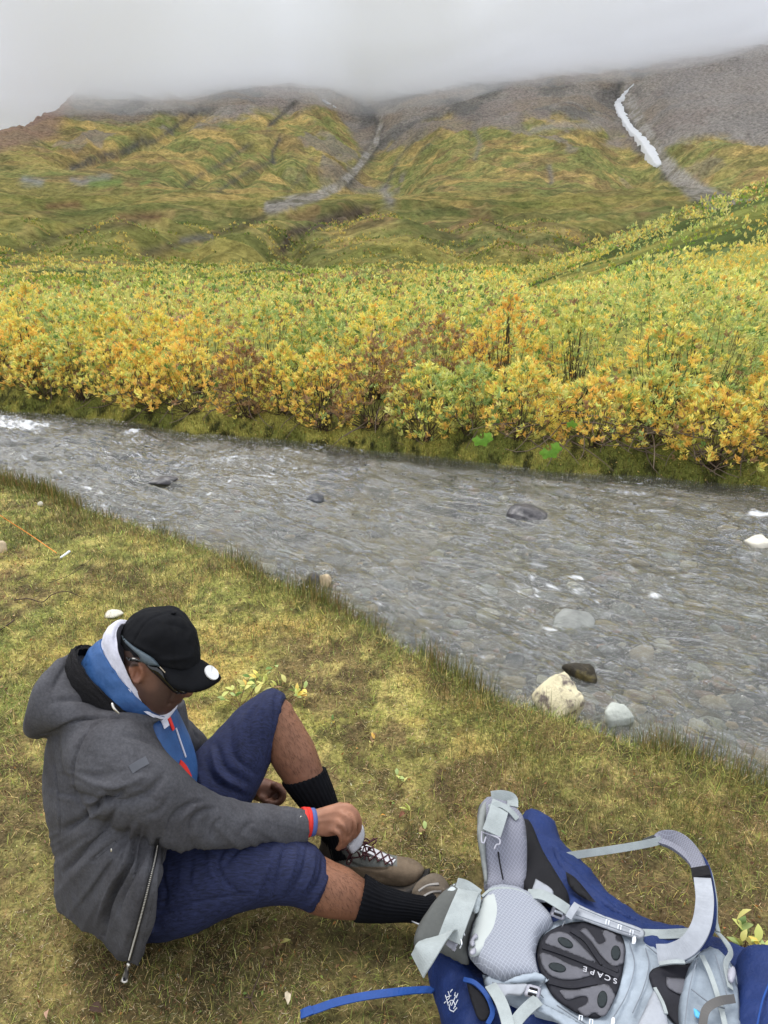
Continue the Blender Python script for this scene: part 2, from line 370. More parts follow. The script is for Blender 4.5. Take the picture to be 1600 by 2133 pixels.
# snow lying in the right hand gully
def snow(name, cl, wd, label):
    n = 70; t = np.linspace(0, 1, n)
    uu = np.interp(t, np.linspace(0, 1, len(cl)), [p[0] for p in cl]); vv = np.interp(t, np.linspace(0, 1, len(cl)), [p[1] for p in cl])
    ww = np.interp(t, np.linspace(0, 1, len(wd)), wd)
    rows = []
    for i in range(n):
        for k, f in enumerate(np.linspace(-1, 1, 9)):
            jag = 4.0*(noise.noise(Vector((t[i]*38, 3.3 if f > 0 else 8.1, 0))))+2.6*noise.noise(Vector((t[i]*90, 5 if f > 0 else 9, 0)))
            u = uu[i]+f*ww[i]+f*jag*min(1, ww[i]/4)
            rows.append((u, vv[i], 1-f*f))
    rows = np.array(rows)
    # march each sight line to the slope so the snow really lies on it
    out = []
    ts = np.exp(np.linspace(math.log(450), math.log(3300), 420))
    D = np.array([ray(u, v) for u, v, _ in rows])
    PX = CAM[0]+D[:, :1]*ts; PY = CAM[1]+D[:, 1:2]*ts; PZ = CAM[2]+D[:, 2:3]*ts
    H = gh(PX.ravel(), PY.ravel()).reshape(PX.shape)
    hit = (PZ < H).argmax(1); hit = np.where((PZ < H).any(1), hit, 300)
    tt = ts[hit].reshape(n, 9); tt = np.median(tt, axis=1)[:, None]*np.ones((1, 9))
    k = np.array([1, 2, 3, 2, 1])/9.0; ttp = np.pad(tt[:, 0], 2, 'edge'); tt = np.convolve(ttp, k, 'valid')[:, None]*np.ones((1, 9))
    tt = tt.ravel()-3
    P = CAM+D*tt[:, None]; P[:, 2] += 1.2*rows[:, 2]
    Pb = P.copy(); Pb[:, 2] -= 25; Pb[:, 1] += 10
    F = gridfaces(n, 9); N0 = len(P)
    ring = [i*9 for i in range(n)]+[(n-1)*9+j for j in range(1, 9)]+[i*9+8 for i in range(n-2, -1, -1)]+[j for j in range(7, 0, -1)]
    side = np.array([[a, b, b+N0, a+N0] for a, b in zip(ring, ring[1:]+ring[:1])])
    mk(name, np.r_[P, Pb], np.r_[F, side], material('old_snow', (0.78, 0.79, 0.80), 0.8, var=0.08, vscale=0.4, bump=0.5, bscale=0.5, bdist=1.0), label=label, category='snow patch')
snow('snow_patch', [(1320,176),(1302,194),(1288,216),(1300,240),(1316,266),(1342,290),(1360,312),(1376,346)], [1, 3, 8, 10, 10, 11, 12, 16, 8], 'long narrow strip of white snow lying in the gully on the right mountain')
snow('snow_patch', [(672,208),(684,215),(700,224)], [1, 2, 1], 'tiny scrap of snow just under the cloud on the ridge')

# ================================================================== CLOUD BANK
def cloud(nm, drop, dens, thick):
    us = np.linspace(-2600, 4200, 90)
    vb = np.interp(us, [-2600, -300, 0, 100, 300, 480, 640, 760, 900, 1050, 1250, 1400, 1600, 2000, 4200], [250, 250, 240, 246, 240, 218, 205, 232, 224, 196, 182, 158, 118, 100, 100])
    s = (us-800)/1.10/FPX
    rs = np.r_[420, 700, np.linspace(820, 2600, 60), 3300]
    V = []
    for i, r in enumerate(rs):
        y = r/np.sqrt(1+s*s); x = s*y
        zb = np.array([uv_to_z(u, v) for u, v in zip(us, vb)])+drop
        zb = zb + 22*(fbm(x/110, y/150, seed=91, oct=4)-0.5)*2 + 10
        V.append(np.stack([x, y, zb], -1))
    V = np.array(V); n, m = V.shape[:2]
    T = V.copy(); T[..., 2] += thick
    F = gridfaces(n, m); Ft = gridfaces(n, m)[:, ::-1]+n*m
    ring = [i*m for i in range(n)]+[(n-1)*m+j for j in range(1, m)]+[i*m+m-1 for i in range(n-2, -1, -1)]+[j for j in range(m-2, 0, -1)]
    side = np.array([[a, a+n*m, b+n*m, b] for a, b in zip(ring, ring[1:]+ring[:1])])
    me = newmesh(nm, np.r_[V.reshape(-1, 3), T.reshape(-1, 3)], np.r_[F, Ft, side])
    bm = bmesh.new(); bm.from_mesh(me); bmesh.ops.recalc_face_normals(bm, faces=bm.faces); bm.to_mesh(me); bm.free()
    m_ = bpy.data.materials.new('cloud_vapour'); m_.use_nodes = True; t = m_.node_tree; t.nodes.clear()
    o = t.nodes.new('ShaderNodeOutputMaterial'); pv = t.nodes.new('ShaderNodeVolumePrincipled')
    pv.inputs['Color'].default_value = (0.968, 0.980, 1.0, 1); pv.inputs['Density'].default_value = dens; pv.inputs['Anisotropy'].default_value = 0.0
    t.links.new(pv.outputs[0], o.inputs['Volume'])
    m_.cycles.homogeneous_volume = True
    link(nm, me, m_, kind='structure')
def uv_to_z(u, v):
    c = elev(u, v)[0]; r = np.interp(c, TE[4:], TR[4:]); return c*r+1.75
cloud('cloud_bank', 20, 0.013, 110)
cloud('cloud_mist', -6, 0.0035, 40)
# ================================================================== LEAVES AND BLADES
def unit(v): return v/np.maximum(np.linalg.norm(v, axis=-1, keepdims=True), 1e-9)
def leaves(P, D, L, C, wr=0.34, rs=None, jitter=0.9, k=7, cj=0.16):
    """k leaves round every tip P, opening along D; returns V, F, colours"""
    rs = rs or rng
    n = len(P); L = np.broadcast_to(np.asarray(L, float), (n,))
    P2 = np.repeat(P, k, 0); D2 = np.repeat(D, k, 0); L2 = np.repeat(L, k)*rs.uniform(.6, 1.2, n*k); C2 = np.repeat(C, k, 0)
    d = unit(D2+jitter*unit(rs.normal(size=(n*k, 3))))
    s = unit(np.cross(d, unit(rs.normal(size=(n*k, 3)))+np.array([0, 0, .3])))
    up = np.cross(s, d)
    P2 = P2+unit(rs.normal(size=(n*k, 3)))*(L2*0.35)[:, None]
    l = L2[:, None]
    V = np.stack([P2, P2+d*l*.5+s*l*wr*.5+up*l*.05, P2+d*l-up*l*.06, P2+d*l*.5-s*l*wr*.5+up*l*.05], 1)
    c = C2*np.exp(rs.normal(0, cj, (n*k, 1)))*(1+rs.normal(0, cj*0.35, (n*k, 3)))
    C4 = np.repeat(c, 4, 0)
    F = np.arange(n*k*4).reshape(-1, 4)
    return V.reshape(-1, 3), F, np.clip(C4, 0.005, 0.95)
def tubes(lines, radii, sides=3):
    """tapered tubes along polylines; lines (n, m, 3)"""
    lines = np.asarray(lines); n, m, _ = lines.shape
    T = np.gradient(lines, axis=1); T = unit(T)
    ref = np.where(np.abs(T[..., 2:3]) < .9, np.array([0, 0, 1.]), np.array([1., 0, 0]))
    S = unit(np.cross(T, ref)); B = np.cross(T, S)
    a = np.arange(sides)*2*np.pi/sides
    r = np.asarray(radii)[..., None, None] if np.ndim(radii) == 2 else np.asarray(radii)[None, :, None, None]
    V = lines[:, :, None]+r*(np.cos(a)[:, None]*S[:, :, None]+np.sin(a)[:, None]*B[:, :, None])
    F = gridfaces(m, sides, True)
    F = (F[None]+(np.arange(n)*m*sides)[:, None, None]).reshape(-1, 4)
    return V.reshape(-1, 3), F
C_yel = srgb(246, 216, 112); C_org = srgb(238, 192, 98); C_lime = srgb(204, 208, 118); C_sage = srgb(164, 182, 112); C_brn = srgb(160, 130, 94); C_grn = srgb(108, 138, 70); C_pale = srgb(218, 212, 130)
def leafcol(n, w, rs=None):
    rs = rs or rng
    pal = np.array([C_yel, C_org, C_lime, C_sage, C_brn, C_grn, C_pale])
    w = np.asarray(w, float)
    if w.ndim == 1: w = np.broadcast_to(w, (n, 7))
    cw = np.cumsum(w/w.sum(1, keepdims=True), 1); i = (rs.random((n, 1)) > cw).sum(1).clip(0, 6)
    return pal[i]
M_leaf = material('willow_leaf', attr=True, rough=0.55, spec=0.35, translucent=0.28)
M_twig = material('willow_bark', srgb(70, 56, 46), 0.85, var=0.4, vscale=20)
M_blade = material('grass_blade', attr=True, rough=0.6, spec=0.25, translucent=0.2)

# ---- willow shrubs standing along the far bank, each one a thing
def shrub(name, label, x, y, H, Rad, w, nros, seed, group, lean=(0, -0.12), leafL=0.049, cat='shrub'):
    rs = np.random.default_rng(seed)
    z0 = float(gh(np.array([x]), np.array([y]))[0])-0.02
    o = empty(name, label, cat, group); o.location = (x, y, z0)
    th = rs.uniform(0, 2*np.pi, nros); q = np.sqrt(rs.random(nros)); hh = rs.random(nros)**0.75
    shell = 0.55+0.45*q
    prof = np.sin(np.clip(hh*0.86+0.16, 0, 1)*np.pi)**0.6
    lump = 1+0.55*(fbm(np.cos(th)*1.6+seed, np.sin(th)*1.6, hh*2.6, seed=seed, oct=2)-0.5)*2
    rr = Rad*shell*prof*lump
    tip = np.stack([rr*np.cos(th)+lean[0]*hh*H, rr*np.sin(th)+lean[1]*hh*H, 0.06*H+hh*H*(0.82+0.28*lump*0.7)*(1-0.18*(shell*q))], 1)
    hh2 = hh[:, None]
    W_ = np.asarray(w, float)*np.array([1, 1, 1, 1, 1, 1, 1])[None]*np.ones((nros, 1))
    W_ = W_*np.c_[1.3-.5*hh2, 1.5-1.1*hh2, .35+1.3*hh2, .45+1.2*hh2, 2.3-1.9*hh2, 1.1-.6*hh2, .5+1.0*hh2]
    cc = leafcol(nros, W_, rs)*1.12
    D = unit(np.stack([np.cos(th)*.6*shell, np.sin(th)*.6*shell-0.1, 0.55+.5*hh], 1)+rs.normal(0, .22, (nros, 3)))
    V, F, C = leaves(tip, D, leafL*rs.uniform(.75, 1.25, nros), cc, rs=rs, k=12, jitter=.72, cj=.12)
    mk('foliage', V, F, M_leaf, o, cols=C, smooth=False)
    ns = nros//9 if group else 9; idx = rs.choice(nros, ns, False)
    b = np.stack([rs.normal(0, .10*Rad, ns), rs.normal(0, .10*Rad, ns), np.zeros(ns)], 1)
    t = np.linspace(0, 1, 7)[None, :, None]
    mid = (b+tip[idx])/2+np.c_[(tip[idx]-b)[:, :2]*0.22, -0.05*H*np.ones(ns)]+rs.normal(0, .035, (ns, 3))
    ln = (1-t)**2*b[:, None]+2*t*(1-t)*mid[:, None]+t*t*tip[idx][:, None]
    ln = ln+rs.normal(0, .006, ln.shape)
    V, F = tubes(ln, np.linspace(.0065, .0018, 7)*(H/1.1 if group else .7))
    mk('branches', V, F, M_twig, o, smooth=True)
    return o
xs = np.sort(np.r_[np.linspace(-6.0, 4.7, 21)+rng.uniform(-.12, .12, 21)])
mix_names = {'yellow': [6, 2.2, 1.8, .7, .6, .3, 1.2], 'golden': [5, 4.5, .7, .4, 1.0, .2, .6], 'green yellow': [3, 1, 3.2, 2.2, .4, .6, 2], 'sage green': [1.4, .4, 2.6, 5, .3, 1.2, 1.2], 'brown': [1, 1.6, .3, .4, 6.5, .1, .3]}
order1 = ['yellow', 'green yellow', 'golden', 'yellow', 'green yellow', 'golden', 'yellow', 'golden', 'brown', 'yellow', 'golden', 'brown', 'green yellow', 'sage green', 'yellow', 'golden', 'green yellow', 'golden', 'yellow', 'golden', 'golden']
ordn = ['first', 'second', 'third', 'fourth', 'fifth', 'sixth', 'seventh', 'eighth', 'ninth', 'tenth', 'eleventh', 'twelfth', 'thirteenth', 'fourteenth', 'fifteenth', 'sixteenth', 'seventeenth', 'eighteenth', 'nineteenth', 'twentieth', 'twenty-first']
for i, x in enumerate(xs):
    kx = order1[i]; H = rng.uniform(.72, 1.0); yb = float(yF(np.array([x]))[0])+rng.uniform(.38, .60)
    shrub('willow_shrub', f'{kx} willow shrub, {ordn[i]} from the left in the row at the far waterside', x, yb, H, rng.uniform(.42, .58), mix_names[kx], 380, 100+i, 'willow shrubs in the front row on the far bank')
xs = np.linspace(-6.6, 5.6, 18)+rng.uniform(-.15, .15, 18); xs.sort()
order2 = ['green yellow', 'yellow', 'yellow', 'sage green', 'green yellow', 'yellow', 'golden', 'green yellow', 'sage green', 'yellow', 'brown', 'golden', 'green yellow', 'yellow', 'sage green', 'golden', 'green yellow', 'yellow']
for i, x in enumerate(xs):
    kx = order2[i]; H = rng.uniform(1.0, 1.3); yb = float(yF(np.array([x]))[0])+rng.uniform(1.25, 1.65)
    shrub('willow_shrub', f'{kx} willow shrub, {ordn[i]} from the left in the second row of the far bank', x, yb, H, rng.uniform(.5, .68), mix_names[kx], 400, 200+i, 'willow shrubs in the second row on the far bank')
# a few that stand above the rest against the valley
for (u, v, y, R0, w, lab) in ((862, 583, 10.6, .50, 'green yellow', 'tall pale green willow bush rising above the thicket in the middle of the far bank'),
                         (1150, 585, 9.9, .34, 'green yellow', 'slender tall willow bush poking above the thicket in front of the shrubby slope'),
                         (235, 622, 10.6, .40, 'yellow', 'upright yellow willow bush standing above the thicket on the left'),
                         (990, 612, 10.2, .36, 'green yellow', 'light green willow bush between the two tallest bushes of the thicket'),
                         (1410, 655, 9.2, .40, 'sage green', 'sage green willow bush at the right rising just above the thicket')):
    te_, s_ = elev(u, v); x = float(s_)*y; ztop = 1.75+float(te_)*math.hypot(x, y)
    g0 = float(gh(np.array([x]), np.array([y]))[0]); H = ztop-g0
    shrub('willow_bush', lab, x, y, H*0.93, R0, mix_names[w], 300, 300+int(u), None)

# ---- thicket behind
def canopy(x, y):
    r = np.hypot(x, y)
    h = lerp(1.10, 0.50, sstep(11, 24, r))*(1-0.25*sstep(26, 60, r))
    h = h*(1+1.1*sstep(22, 40, r)*(fbm(x/6, y/5, seed=403, oct=2)-.35))
    return h*(0.38+1.25*fbm(x/0.95, y/1.15, seed=401, oct=3)+0.25*(fbm(x/4, y/4, seed=402, oct=2)-.5))
def thicket(n, r0, r1, p, L0, name, kk, label, seed):
    rs = np.random.default_rng(seed)
    U = rs.random(n); q = 2-p
    r = (r0**q+(r1**q-r0**q)*U)**(1/q); a = np.radians(rs.uniform(-35, 35, n))
    x, y = r*np.sin(a), r*np.cos(a)
    keep = (y > yF(x)+1.7)
    bare = fbm(x/7+9, y/3, seed=63, oct=3)       # the reddish heath clearings
    keep &= ((bare < .64) | (r < 13) | (x > .1*y)) & (fbm(x/22, y/9, seed=416, oct=3)+.10*rs.random(n) > lerp(0, .56, sstep(95, 200, r))*(x < .1*y+(r > 130)*99))
    r, x, y = r[keep], x[keep], y[keep]; n = len(r)
    z = gh(x, y); hc = canopy(x, y)
    dep = rs.random(n)**2.2
    P = np.stack([x, y, z+hc*(1-.5*dep)], 1)
    e = 0.15; gx = (canopy(x+e, y)-hc)/e; gy = (canopy(x, y+e)-hc)/e
    D = unit(np.stack([-gx*.7, -gy*.7-.25, np.ones(n)], 1)+rs.normal(0, .3, (n, 3)))
    g = fbm(x/2.3, y/1.7, seed=411, oct=3); g2 = fbm(x/5.5+3, y/3, seed=412, oct=3)
    wy = sstep(.42, .62, g)[:, None]; wb = sstep(.62, .72, g2)[:, None]; wg = sstep(.5, .66, fbm(x/4, y/2.5, seed=413, oct=3))[:, None]
    fr_ = (1-sstep(9, 13, r))[:, None]; Wt = np.c_[.5+(1.6+1.6*fr_)*wy, .08+.5*wy+.8*fr_*wy, 3.2-1.2*wy, 1.7-1.0*wy+1.2*wg, .08+1.6*wb, .35+1.8*wg, 3.0-.8*wy]
    c = leafcol(n, Wt, rs)*lerp(1.05, .92, sstep(14, 40, r))[:, None]*(.82+.36*fbm(x/1.8, y/1.2, seed=414, oct=2))[:, None]
    c = c*lerp(1, .62, sstep(60, 180, r))[:, None]; big = fbm(x/9, y/4, seed=415, oct=3); dk_ = sstep(.56, .66, big)*sstep(15, 24, r); c = mixc(c, c*srgb(150, 170, 120)*1.6, dk_); c = mixc(c, np.broadcast_to(C_yel, c.shape), sstep(.42, .34, big)*sstep(15, 24, r)*.55)
    L_ = L0*(r/9.0)**0.85
    V, F, C = leaves(P, D, L_*rs.uniform(.8, 1.2, n), c, rs=rs, k=kk, jitter=.7, wr=.36+.1*sstep(12, 40, r).mean())
    mk(name, V, F, M_leaf, cols=C, smooth=False, kind='stuff', label=label)
thicket(25500, 9.0, 24, 1.6, .046, 'willow_thicket', 8, 'yellow and green willow thicket covering the flat beyond the far bank', 5)
thicket(46000, 22, 300, 1.45, .040, 'distant_willow_scrub', 5, 'low yellow green scrub on the plain and the right slope', 6)
rs = np.random.default_rng(77)                          # bare twigs standing in the thicket
n = 160; r = rs.uniform(9.3, 15, n); a = np.radians(rs.uniform(-31, 31, n)); x, y = r*np.sin(a), r*np.cos(a)
k_ = y > yF(x)+1.5; x, y = x[k_], y[k_]; n = len(x); z = gh(x, y); hc = canopy(x, y)
b = np.stack([x, y, z], 1); tip = b+np.stack([rs.normal(0, .22, n), rs.normal(0, .22, n)-.08, hc*rs.uniform(.85, 1.12, n)], 1)
t = np.linspace(0, 1, 5)[None, :, None]; mid = (b+tip)/2+rs.normal(0, .06, (n, 3))
V, F = tubes((1-t)**2*b[:, None]+2*t*(1-t)*mid[:, None]+t*t*tip[:, None], np.linspace(.0042, .0018, 5))
mk('thicket_twigs', V, F, M_twig, kind='stuff')
# big lobed leaves hanging over the far water edge
def lobed_leaf(name, label, u, v, zz, size, tilt, seed, n=3):
    rs = np.random.default_rng(seed)
    P0 = G(u, v, zz); o = empty(name, label, 'plant'); o.location = P0
    V, F = [], []
    for k in range(n):
        ang = tilt+(k-(n-1)/2)*0.9; c0 = np.array([math.cos(ang)*size*.35, -.02, math.sin(ang)*size*.35])
        m = 22; out = []
        for j in range(m):
            th = 2*np.pi*j/m; lob = (.62+.38*abs(math.cos(th*2.5)))*(1.1 if abs(th-math.pi) > .6 else .5)
            out.append(c0+size*.5*lob*np.array([math.cos(th+ang), -.25*math.sin(th*3)*.3-.3*k*.05, math.sin(th+ang)*.85]))
        i0 = len(V); V += [c0+[0, -.012, 0]]+out
        F += [(i0, i0+1+j, i0+1+(j+1) % m) for j in range(m)]
        me_c = srgb(126, 172, 62)
        mk('leaf', np.array(V), np.array(F), M_lobe, o); V, F = [], []
    t = np.linspace(0, 1, 6)[None, :, None]; a_ = np.array([[0, .22, -.12]]); b_ = np.array([[0, 0, 0.0]])
    V2, F2 = tubes((1-t)*a_[:, None]+t*b_[:, None]+np.sin(t*np.pi)*np.array([0, 0, .05]), np.full(6, .005))
    mk('stem', V2, F2, M_lobe, o)
M_lobe = material('bright_green_leaf', srgb(120, 166, 58), 0.5, var=.25, vscale=30, translucent=.3)
lobed_leaf('lobed_leaf_plant', 'bright green lobed leaves over the moss, directly below the sage green shrub', 1003, 908, .12, .13, -1.2, 1)
lobed_leaf('lobed_leaf_plant', 'bright green lobed leaves drooping to the waterline, right of the other lobed plant', 1143, 932, .05, .14, -1.0, 2)
lobed_leaf('lobed_leaf_plant', 'single pale lime lobed leaf among the orange willow just above the mossy edge', 1188, 892, .2, .10, 1.4, 3, 1)

# ================================================================== WATER
def water():
    xs = np.unique(np.r_[np.linspace(-60, -7, 14), np.linspace(-7, -5.4, 20), np.linspace(-5.4, 3.9, 430), np.linspace(3.9, 6, 20), np.linspace(6, 60, 14)])
    t = np.linspace(0, 1, 290)
    a = yN(xs)-0.14; b = yF(xs)+0.12
    X = np.repeat(xs[:, None], len(t), 1); Y = a[:, None]+(b-a)[:, None]*t
    q = 0.86*X-0.50*Y; s = 0.50*X+0.86*Y               # along and across the current
    sN, sF = river_d(X, Y); d = np.minimum(sN, sF)
    wq = q+0.16*fbm(X*1.5, Y*1.5, seed=503, oct=2); ws = s+0.16*fbm(X*1.4, Y*1.4, seed=504, oct=2)
    h = .075*(fbm(wq*1.0, ws*2.1, seed=501, oct=2)-.5)
    h += .085*(fbm(wq*1.6, ws*5.6, seed=505, oct=3, ridged=True, gain=.58)-.6)
    h += .026*(fbm(wq*4.5, ws*14.0, seed=507, oct=3, ridged=True, gain=.6)-.5)
    h *= lerp(.35, 1, sstep(0, .55, d))*(1+.5*sstep(1, -4, X))
    foam = np.zeros_like(X)
    for (u, v, ru, rv, k) in FOAM:
        P = G(u, v, ZW); rx = ru/FPX*dz(u, v, ZW); ry = rv/FPX*dz(u, v, ZW)**2/1.97
        g = np.exp(-((X-P[0])/rx)**2-((Y-P[1])/ry)**2)
        h += .035*g*(fbm(X*7, Y*9, seed=509, oct=3, ridged=True)-.3)*k
        foam = np.maximum(foam, g*k)
    for (P, rx) in STONE_POS:
        g = np.exp(-((X-P[0]-.3*rx)**2+(Y-P[1]+.1*rx)**2)/(1.5*rx)**2); foam = np.maximum(foam, g*.30)
        h += .012*g*(fbm(X*14, Y*14, seed=510, oct=2)-.4)
    fo = .6*sstep(.66, 1.0, foam*0.55+.60*fbm(wq*14, ws*20, seed=511, oct=4, ridged=True)*(foam > .03)) 
    fo = np.maximum(fo, .55*sstep(.84, .95, fbm(wq*6, ws*13, seed=512, oct=4, ridged=True))*sstep(.55, .7, fbm(X*.9, Y*.9, seed=513, oct=2)+.25*sstep(0, -4, X)))
    V = np.stack([X, Y, ZW+h], -1).reshape(-1, 3)
    m = bpy.data.materials.new('stream_water'); m.use_nodes = True; t_ = m.node_tree; N = t_.nodes; K = t_.links.new; N.clear()
    o = N.new('ShaderNodeOutputMaterial'); tr = N.new('ShaderNodeBsdfTransparent'); tr.inputs['Color'].default_value = (.86, .89, .82, 1)
    gl = N.new('ShaderNodeBsdfGlossy'); gl.inputs['Roughness'].default_value = .045; gl.inputs['Color'].default_value = (1, 1, 1, 1)
    fr = N.new('ShaderNodeFresnel'); fr.inputs['IOR'].default_value = 1.68
    co = N.new('ShaderNodeTexCoord'); mp = N.new('ShaderNodeMapping'); mp.inputs['Rotation'].default_value = (0, 0, R_(30)); mp.inputs['Scale'].default_value = (1, 2.6, 1)
    K(co.outputs['Object'], mp.inputs['Vector'])
    nz = N.new('ShaderNodeTexNoise'); nz.inputs['Scale'].default_value = 21; nz.inputs['Detail'].default_value = 5; nz.inputs['Distortion'].default_value = .8; nz.inputs['Roughness'].default_value = .6
    K(mp.outputs[0], nz.inputs['Vector'])
    bp = N.new('ShaderNodeBump'); bp.inputs['Strength'].default_value = 1; bp.inputs['Distance'].default_value = .017; K(nz.outputs['Fac'], bp.inputs['Height'])
    K(bp.outputs[0], gl.inputs['Normal']); K(bp.outputs[0], fr.inputs['Normal'])
    silt = N.new('ShaderNodeBsdfDiffuse'); silt.inputs['Color'].default_value = (.42, .44, .42, 1); ms = N.new('ShaderNodeMixShader'); ms.inputs[0].default_value = .06
    rf = N.new('ShaderNodeBsdfRefraction'); rf.inputs['IOR'].default_value = 1.33; rf.inputs['Roughness'].default_value = 0.0; rf.inputs['Color'].default_value = (.86, .89, .82, 1); K(bp.outputs[0], rf.inputs['Normal'])
    mr = N.new('ShaderNodeMixShader'); mr.inputs[0].default_value = .28; K(tr.outputs[0], mr.inputs[1]); K(rf.outputs[0], mr.inputs[2])
    K(mr.outputs[0], ms.inputs[1]); K(silt.outputs[0], ms.inputs[2])
    mx = N.new('ShaderNodeMixShader'); K(fr.outputs[0], mx.inputs[0]); K(ms.outputs[0], mx.inputs[1]); K(gl.outputs[0], mx.inputs[2])
    at = N.new('ShaderNodeAttribute'); at.attribute_name = 'Col'; df = N.new('ShaderNodeBsdfDiffuse'); df.inputs['Color'].default_value = (.85, .87, .88, 1)
    sx_ = N.new('ShaderNodeSeparateColor'); K(at.outputs['Color'], sx_.inputs[0])
    m2 = N.new('ShaderNodeMixShader'); K(sx_.outputs[0], m2.inputs[0]); K(mx.outputs[0], m2.inputs[1]); K(df.outputs[0], m2.inputs[2]); K(m2.outputs[0], o.inputs['Surface'])
    mk('stream_water', V, gridfaces(*X.shape)[:, ::-1].copy(), m, cols=np.repeat(fo.reshape(-1, 1), 3, 1), kind='structure')

# ---- stones
def rockmesh(name, seed, dims=(1, 1, .6), sub=4, rough=.35, flat=.0):
    bm = bmesh.new(); bmesh.ops.create_icosphere(bm, subdivisions=sub, radius=1)
    V = np.array([v.co[:] for v in bm.verts]); F = np.array([[v.index for v in f.verts] for f in bm.faces]); bm.free()
    n = fbm(V[:, 0]*1.1+seed*3.1, V[:, 1]*1.1, V[:, 2]*1.1, seed=seed, oct=3)-.5
    n2 = fbm(V[:, 0]*4+seed, V[:, 1]*4, V[:, 2]*4, seed=seed+9, oct=3)-.5
    V = V*(1+rough*2*n+.20*n2)[:, None]
    rs = np.random.default_rng(seed)
    for _ in range(5):                                # chipped facets
        a = unit(rs.normal(size=3)); dd = V@a; lim = .62
        V = np.where((dd > lim)[:, None], V-((dd-lim)*.75)[:, None]*a, V)
    V = V*np.array(dims)
    return newmesh(name, V, F)
M_rock = {
 'dark': material('wet_dark_stone', srgb(74, 72, 74), .35, var=.4, vscale=9, bump=1, bscale=30, bdist=.01, color2=srgb(120, 118, 116), c2scale=14, c2lo=.52, c2hi=.7),
 'lichen': material('lichen_stone', srgb(214, 204, 170), .85, var=.25, vscale=9, bump=1, bscale=34, bdist=.008, color2=srgb(112, 102, 96), c2scale=16, c2lo=.50, c2hi=.62),
 'pale': material('pale_stone', srgb(176, 180, 172), .8, var=.25, vscale=8, bump=1, bscale=24, bdist=.01, color2=srgb(84, 84, 84), c2scale=5, c2lo=.55, c2hi=.66),
 'moss': material('mossy_black_stone', srgb(46, 40, 26), .5, var=.5, vscale=20, bump=1, bscale=60, bdist=.01, color2=srgb(92, 82, 40), c2scale=10, c2lo=.55, c2hi=.7),
 'ochre': material('ochre_stone', srgb(184, 166, 136), .7, var=.3, vscale=9, bump=.8, bscale=30, bdist=.006),
 'white': material('whitish_stone', srgb(206, 200, 184), .7, var=.25, vscale=9, bump=.8, bscale=30, bdist=.006),
 'grey': material('grey_stone', srgb(122, 124, 120), .6, var=.35, vscale=9, bump=.8, bscale=30, bdist=.006),
 'rust': material('rusty_stone', srgb(150, 122, 98), .7, var=.3, vscale=9, bump=.8, bscale=30, bdist=.006),
 'slate': material('slate_stone', srgb(70, 72, 76), .5, var=.35, vscale=9, bump=.8, bscale=30, bdist=.006)}
STONES = [ # u, v of the foot, width px, height ratio, kind, label, sunk, seed
 (1108, 1083, 100, .32, 'dark', 'dark grey rounded boulder standing out of the middle of the stream', -0.03, 3),
 (1215, 1418, 84, .36, 'moss', 'black wet stone with brown moss in the shallow water near the lichen rock', 0.0, 8),
 (1168, 1506, 128, .74, 'lichen', 'tall cream rock with dark lichen spots at the near bank', .02, 12),
 (1297, 1515, 66, .75, 'pale', 'whitish grey stone beside the near bank, right of the cream lichen rock', .0, 14),
 (677, 1220, 32, .8, 'ochre', 'small tan stone sticking out by the near bank in the middle of the stream edge', 0, 17),
 (652, 1217, 36, .8, 'dark', 'small dark stone touching the little tan stone', 0, 19),
 (657, 1045, 50, .3, 'slate', 'low flat blue grey stone breaking the surface upstream of the boulder', 0, 21),
 (592, 1045, 26, .4, 'dark', 'little dark stone just left of the flat blue grey one', 0, 22),
 (335, 1008, 70, .22, 'dark', 'low dark stone with water sliding over it on the left part of the stream', 0, 24),
 (1590, 1141, 56, .45, 'white', 'pale cream stone in the stream at the right edge', 0, 25),
 (1545, 1078, 46, .3, 'grey', 'grey stone with white water by the right edge of the stream', -.02, 26),
 (1205, 1310, 130, .30, 'grey', 'broad grey stone barely covered by rippling water', -.05, 28),
 (1355, 1540, 90, .25, 'grey', 'flat half drowned stone by the near bank right of the whitish one', -.03, 30),
 (1480, 1560, 80, .3, 'slate', 'dark drowned stone near the right end of the near bank', -.03, 31),
 (545, 1052, 40, .25, 'slate', 'tiny dark stone furthest left of the three low ones in midstream', -.01, 32)]
STONE_POS = []
for (u, v, wpx, hr, kd, lab, dz_, sd_) in STONES:
    z0 = ZW; P = G(u, v, z0); w = wpx/FPX*dz(u, v, z0)/2
    STONE_POS.append((P, w))
    me = rockmesh('river_stone', sd_, (w*1.05, w*.8, w*hr*1.35), 4, .40)
    o = link('river_stone', me, M_rock[kd], label=lab, category='stone')
    o.location = (P[0], P[1]+w*.6, z0+w*hr*.25+dz_); o.rotation_euler = (0, 0, sd_*.7)
for (u, v, wpx, hr, kd, lab, sd_) in ((236, 1283, 44, .35, 'white', 'white flat stone lying in the grass just above the man\'s head', 41), (85, 1052, 12, .7, 'white', 'tiny white pebble in the grass near the left bank edge', 42), (2, 1145, 30, .9, 'ochre', 'yellowish stone at the left edge of the grass beside the orange line', 43)):
    P = G(u, v, 0); w = wpx/FPX*dz(u, v, 0)/2
    o = link('ground_stone', rockmesh('ground_stone', sd_, (w, w*.7, w*hr*1.3), 3, .25), M_rock[kd], label=lab, category='stone'); o.location = (P[0], P[1], .008)
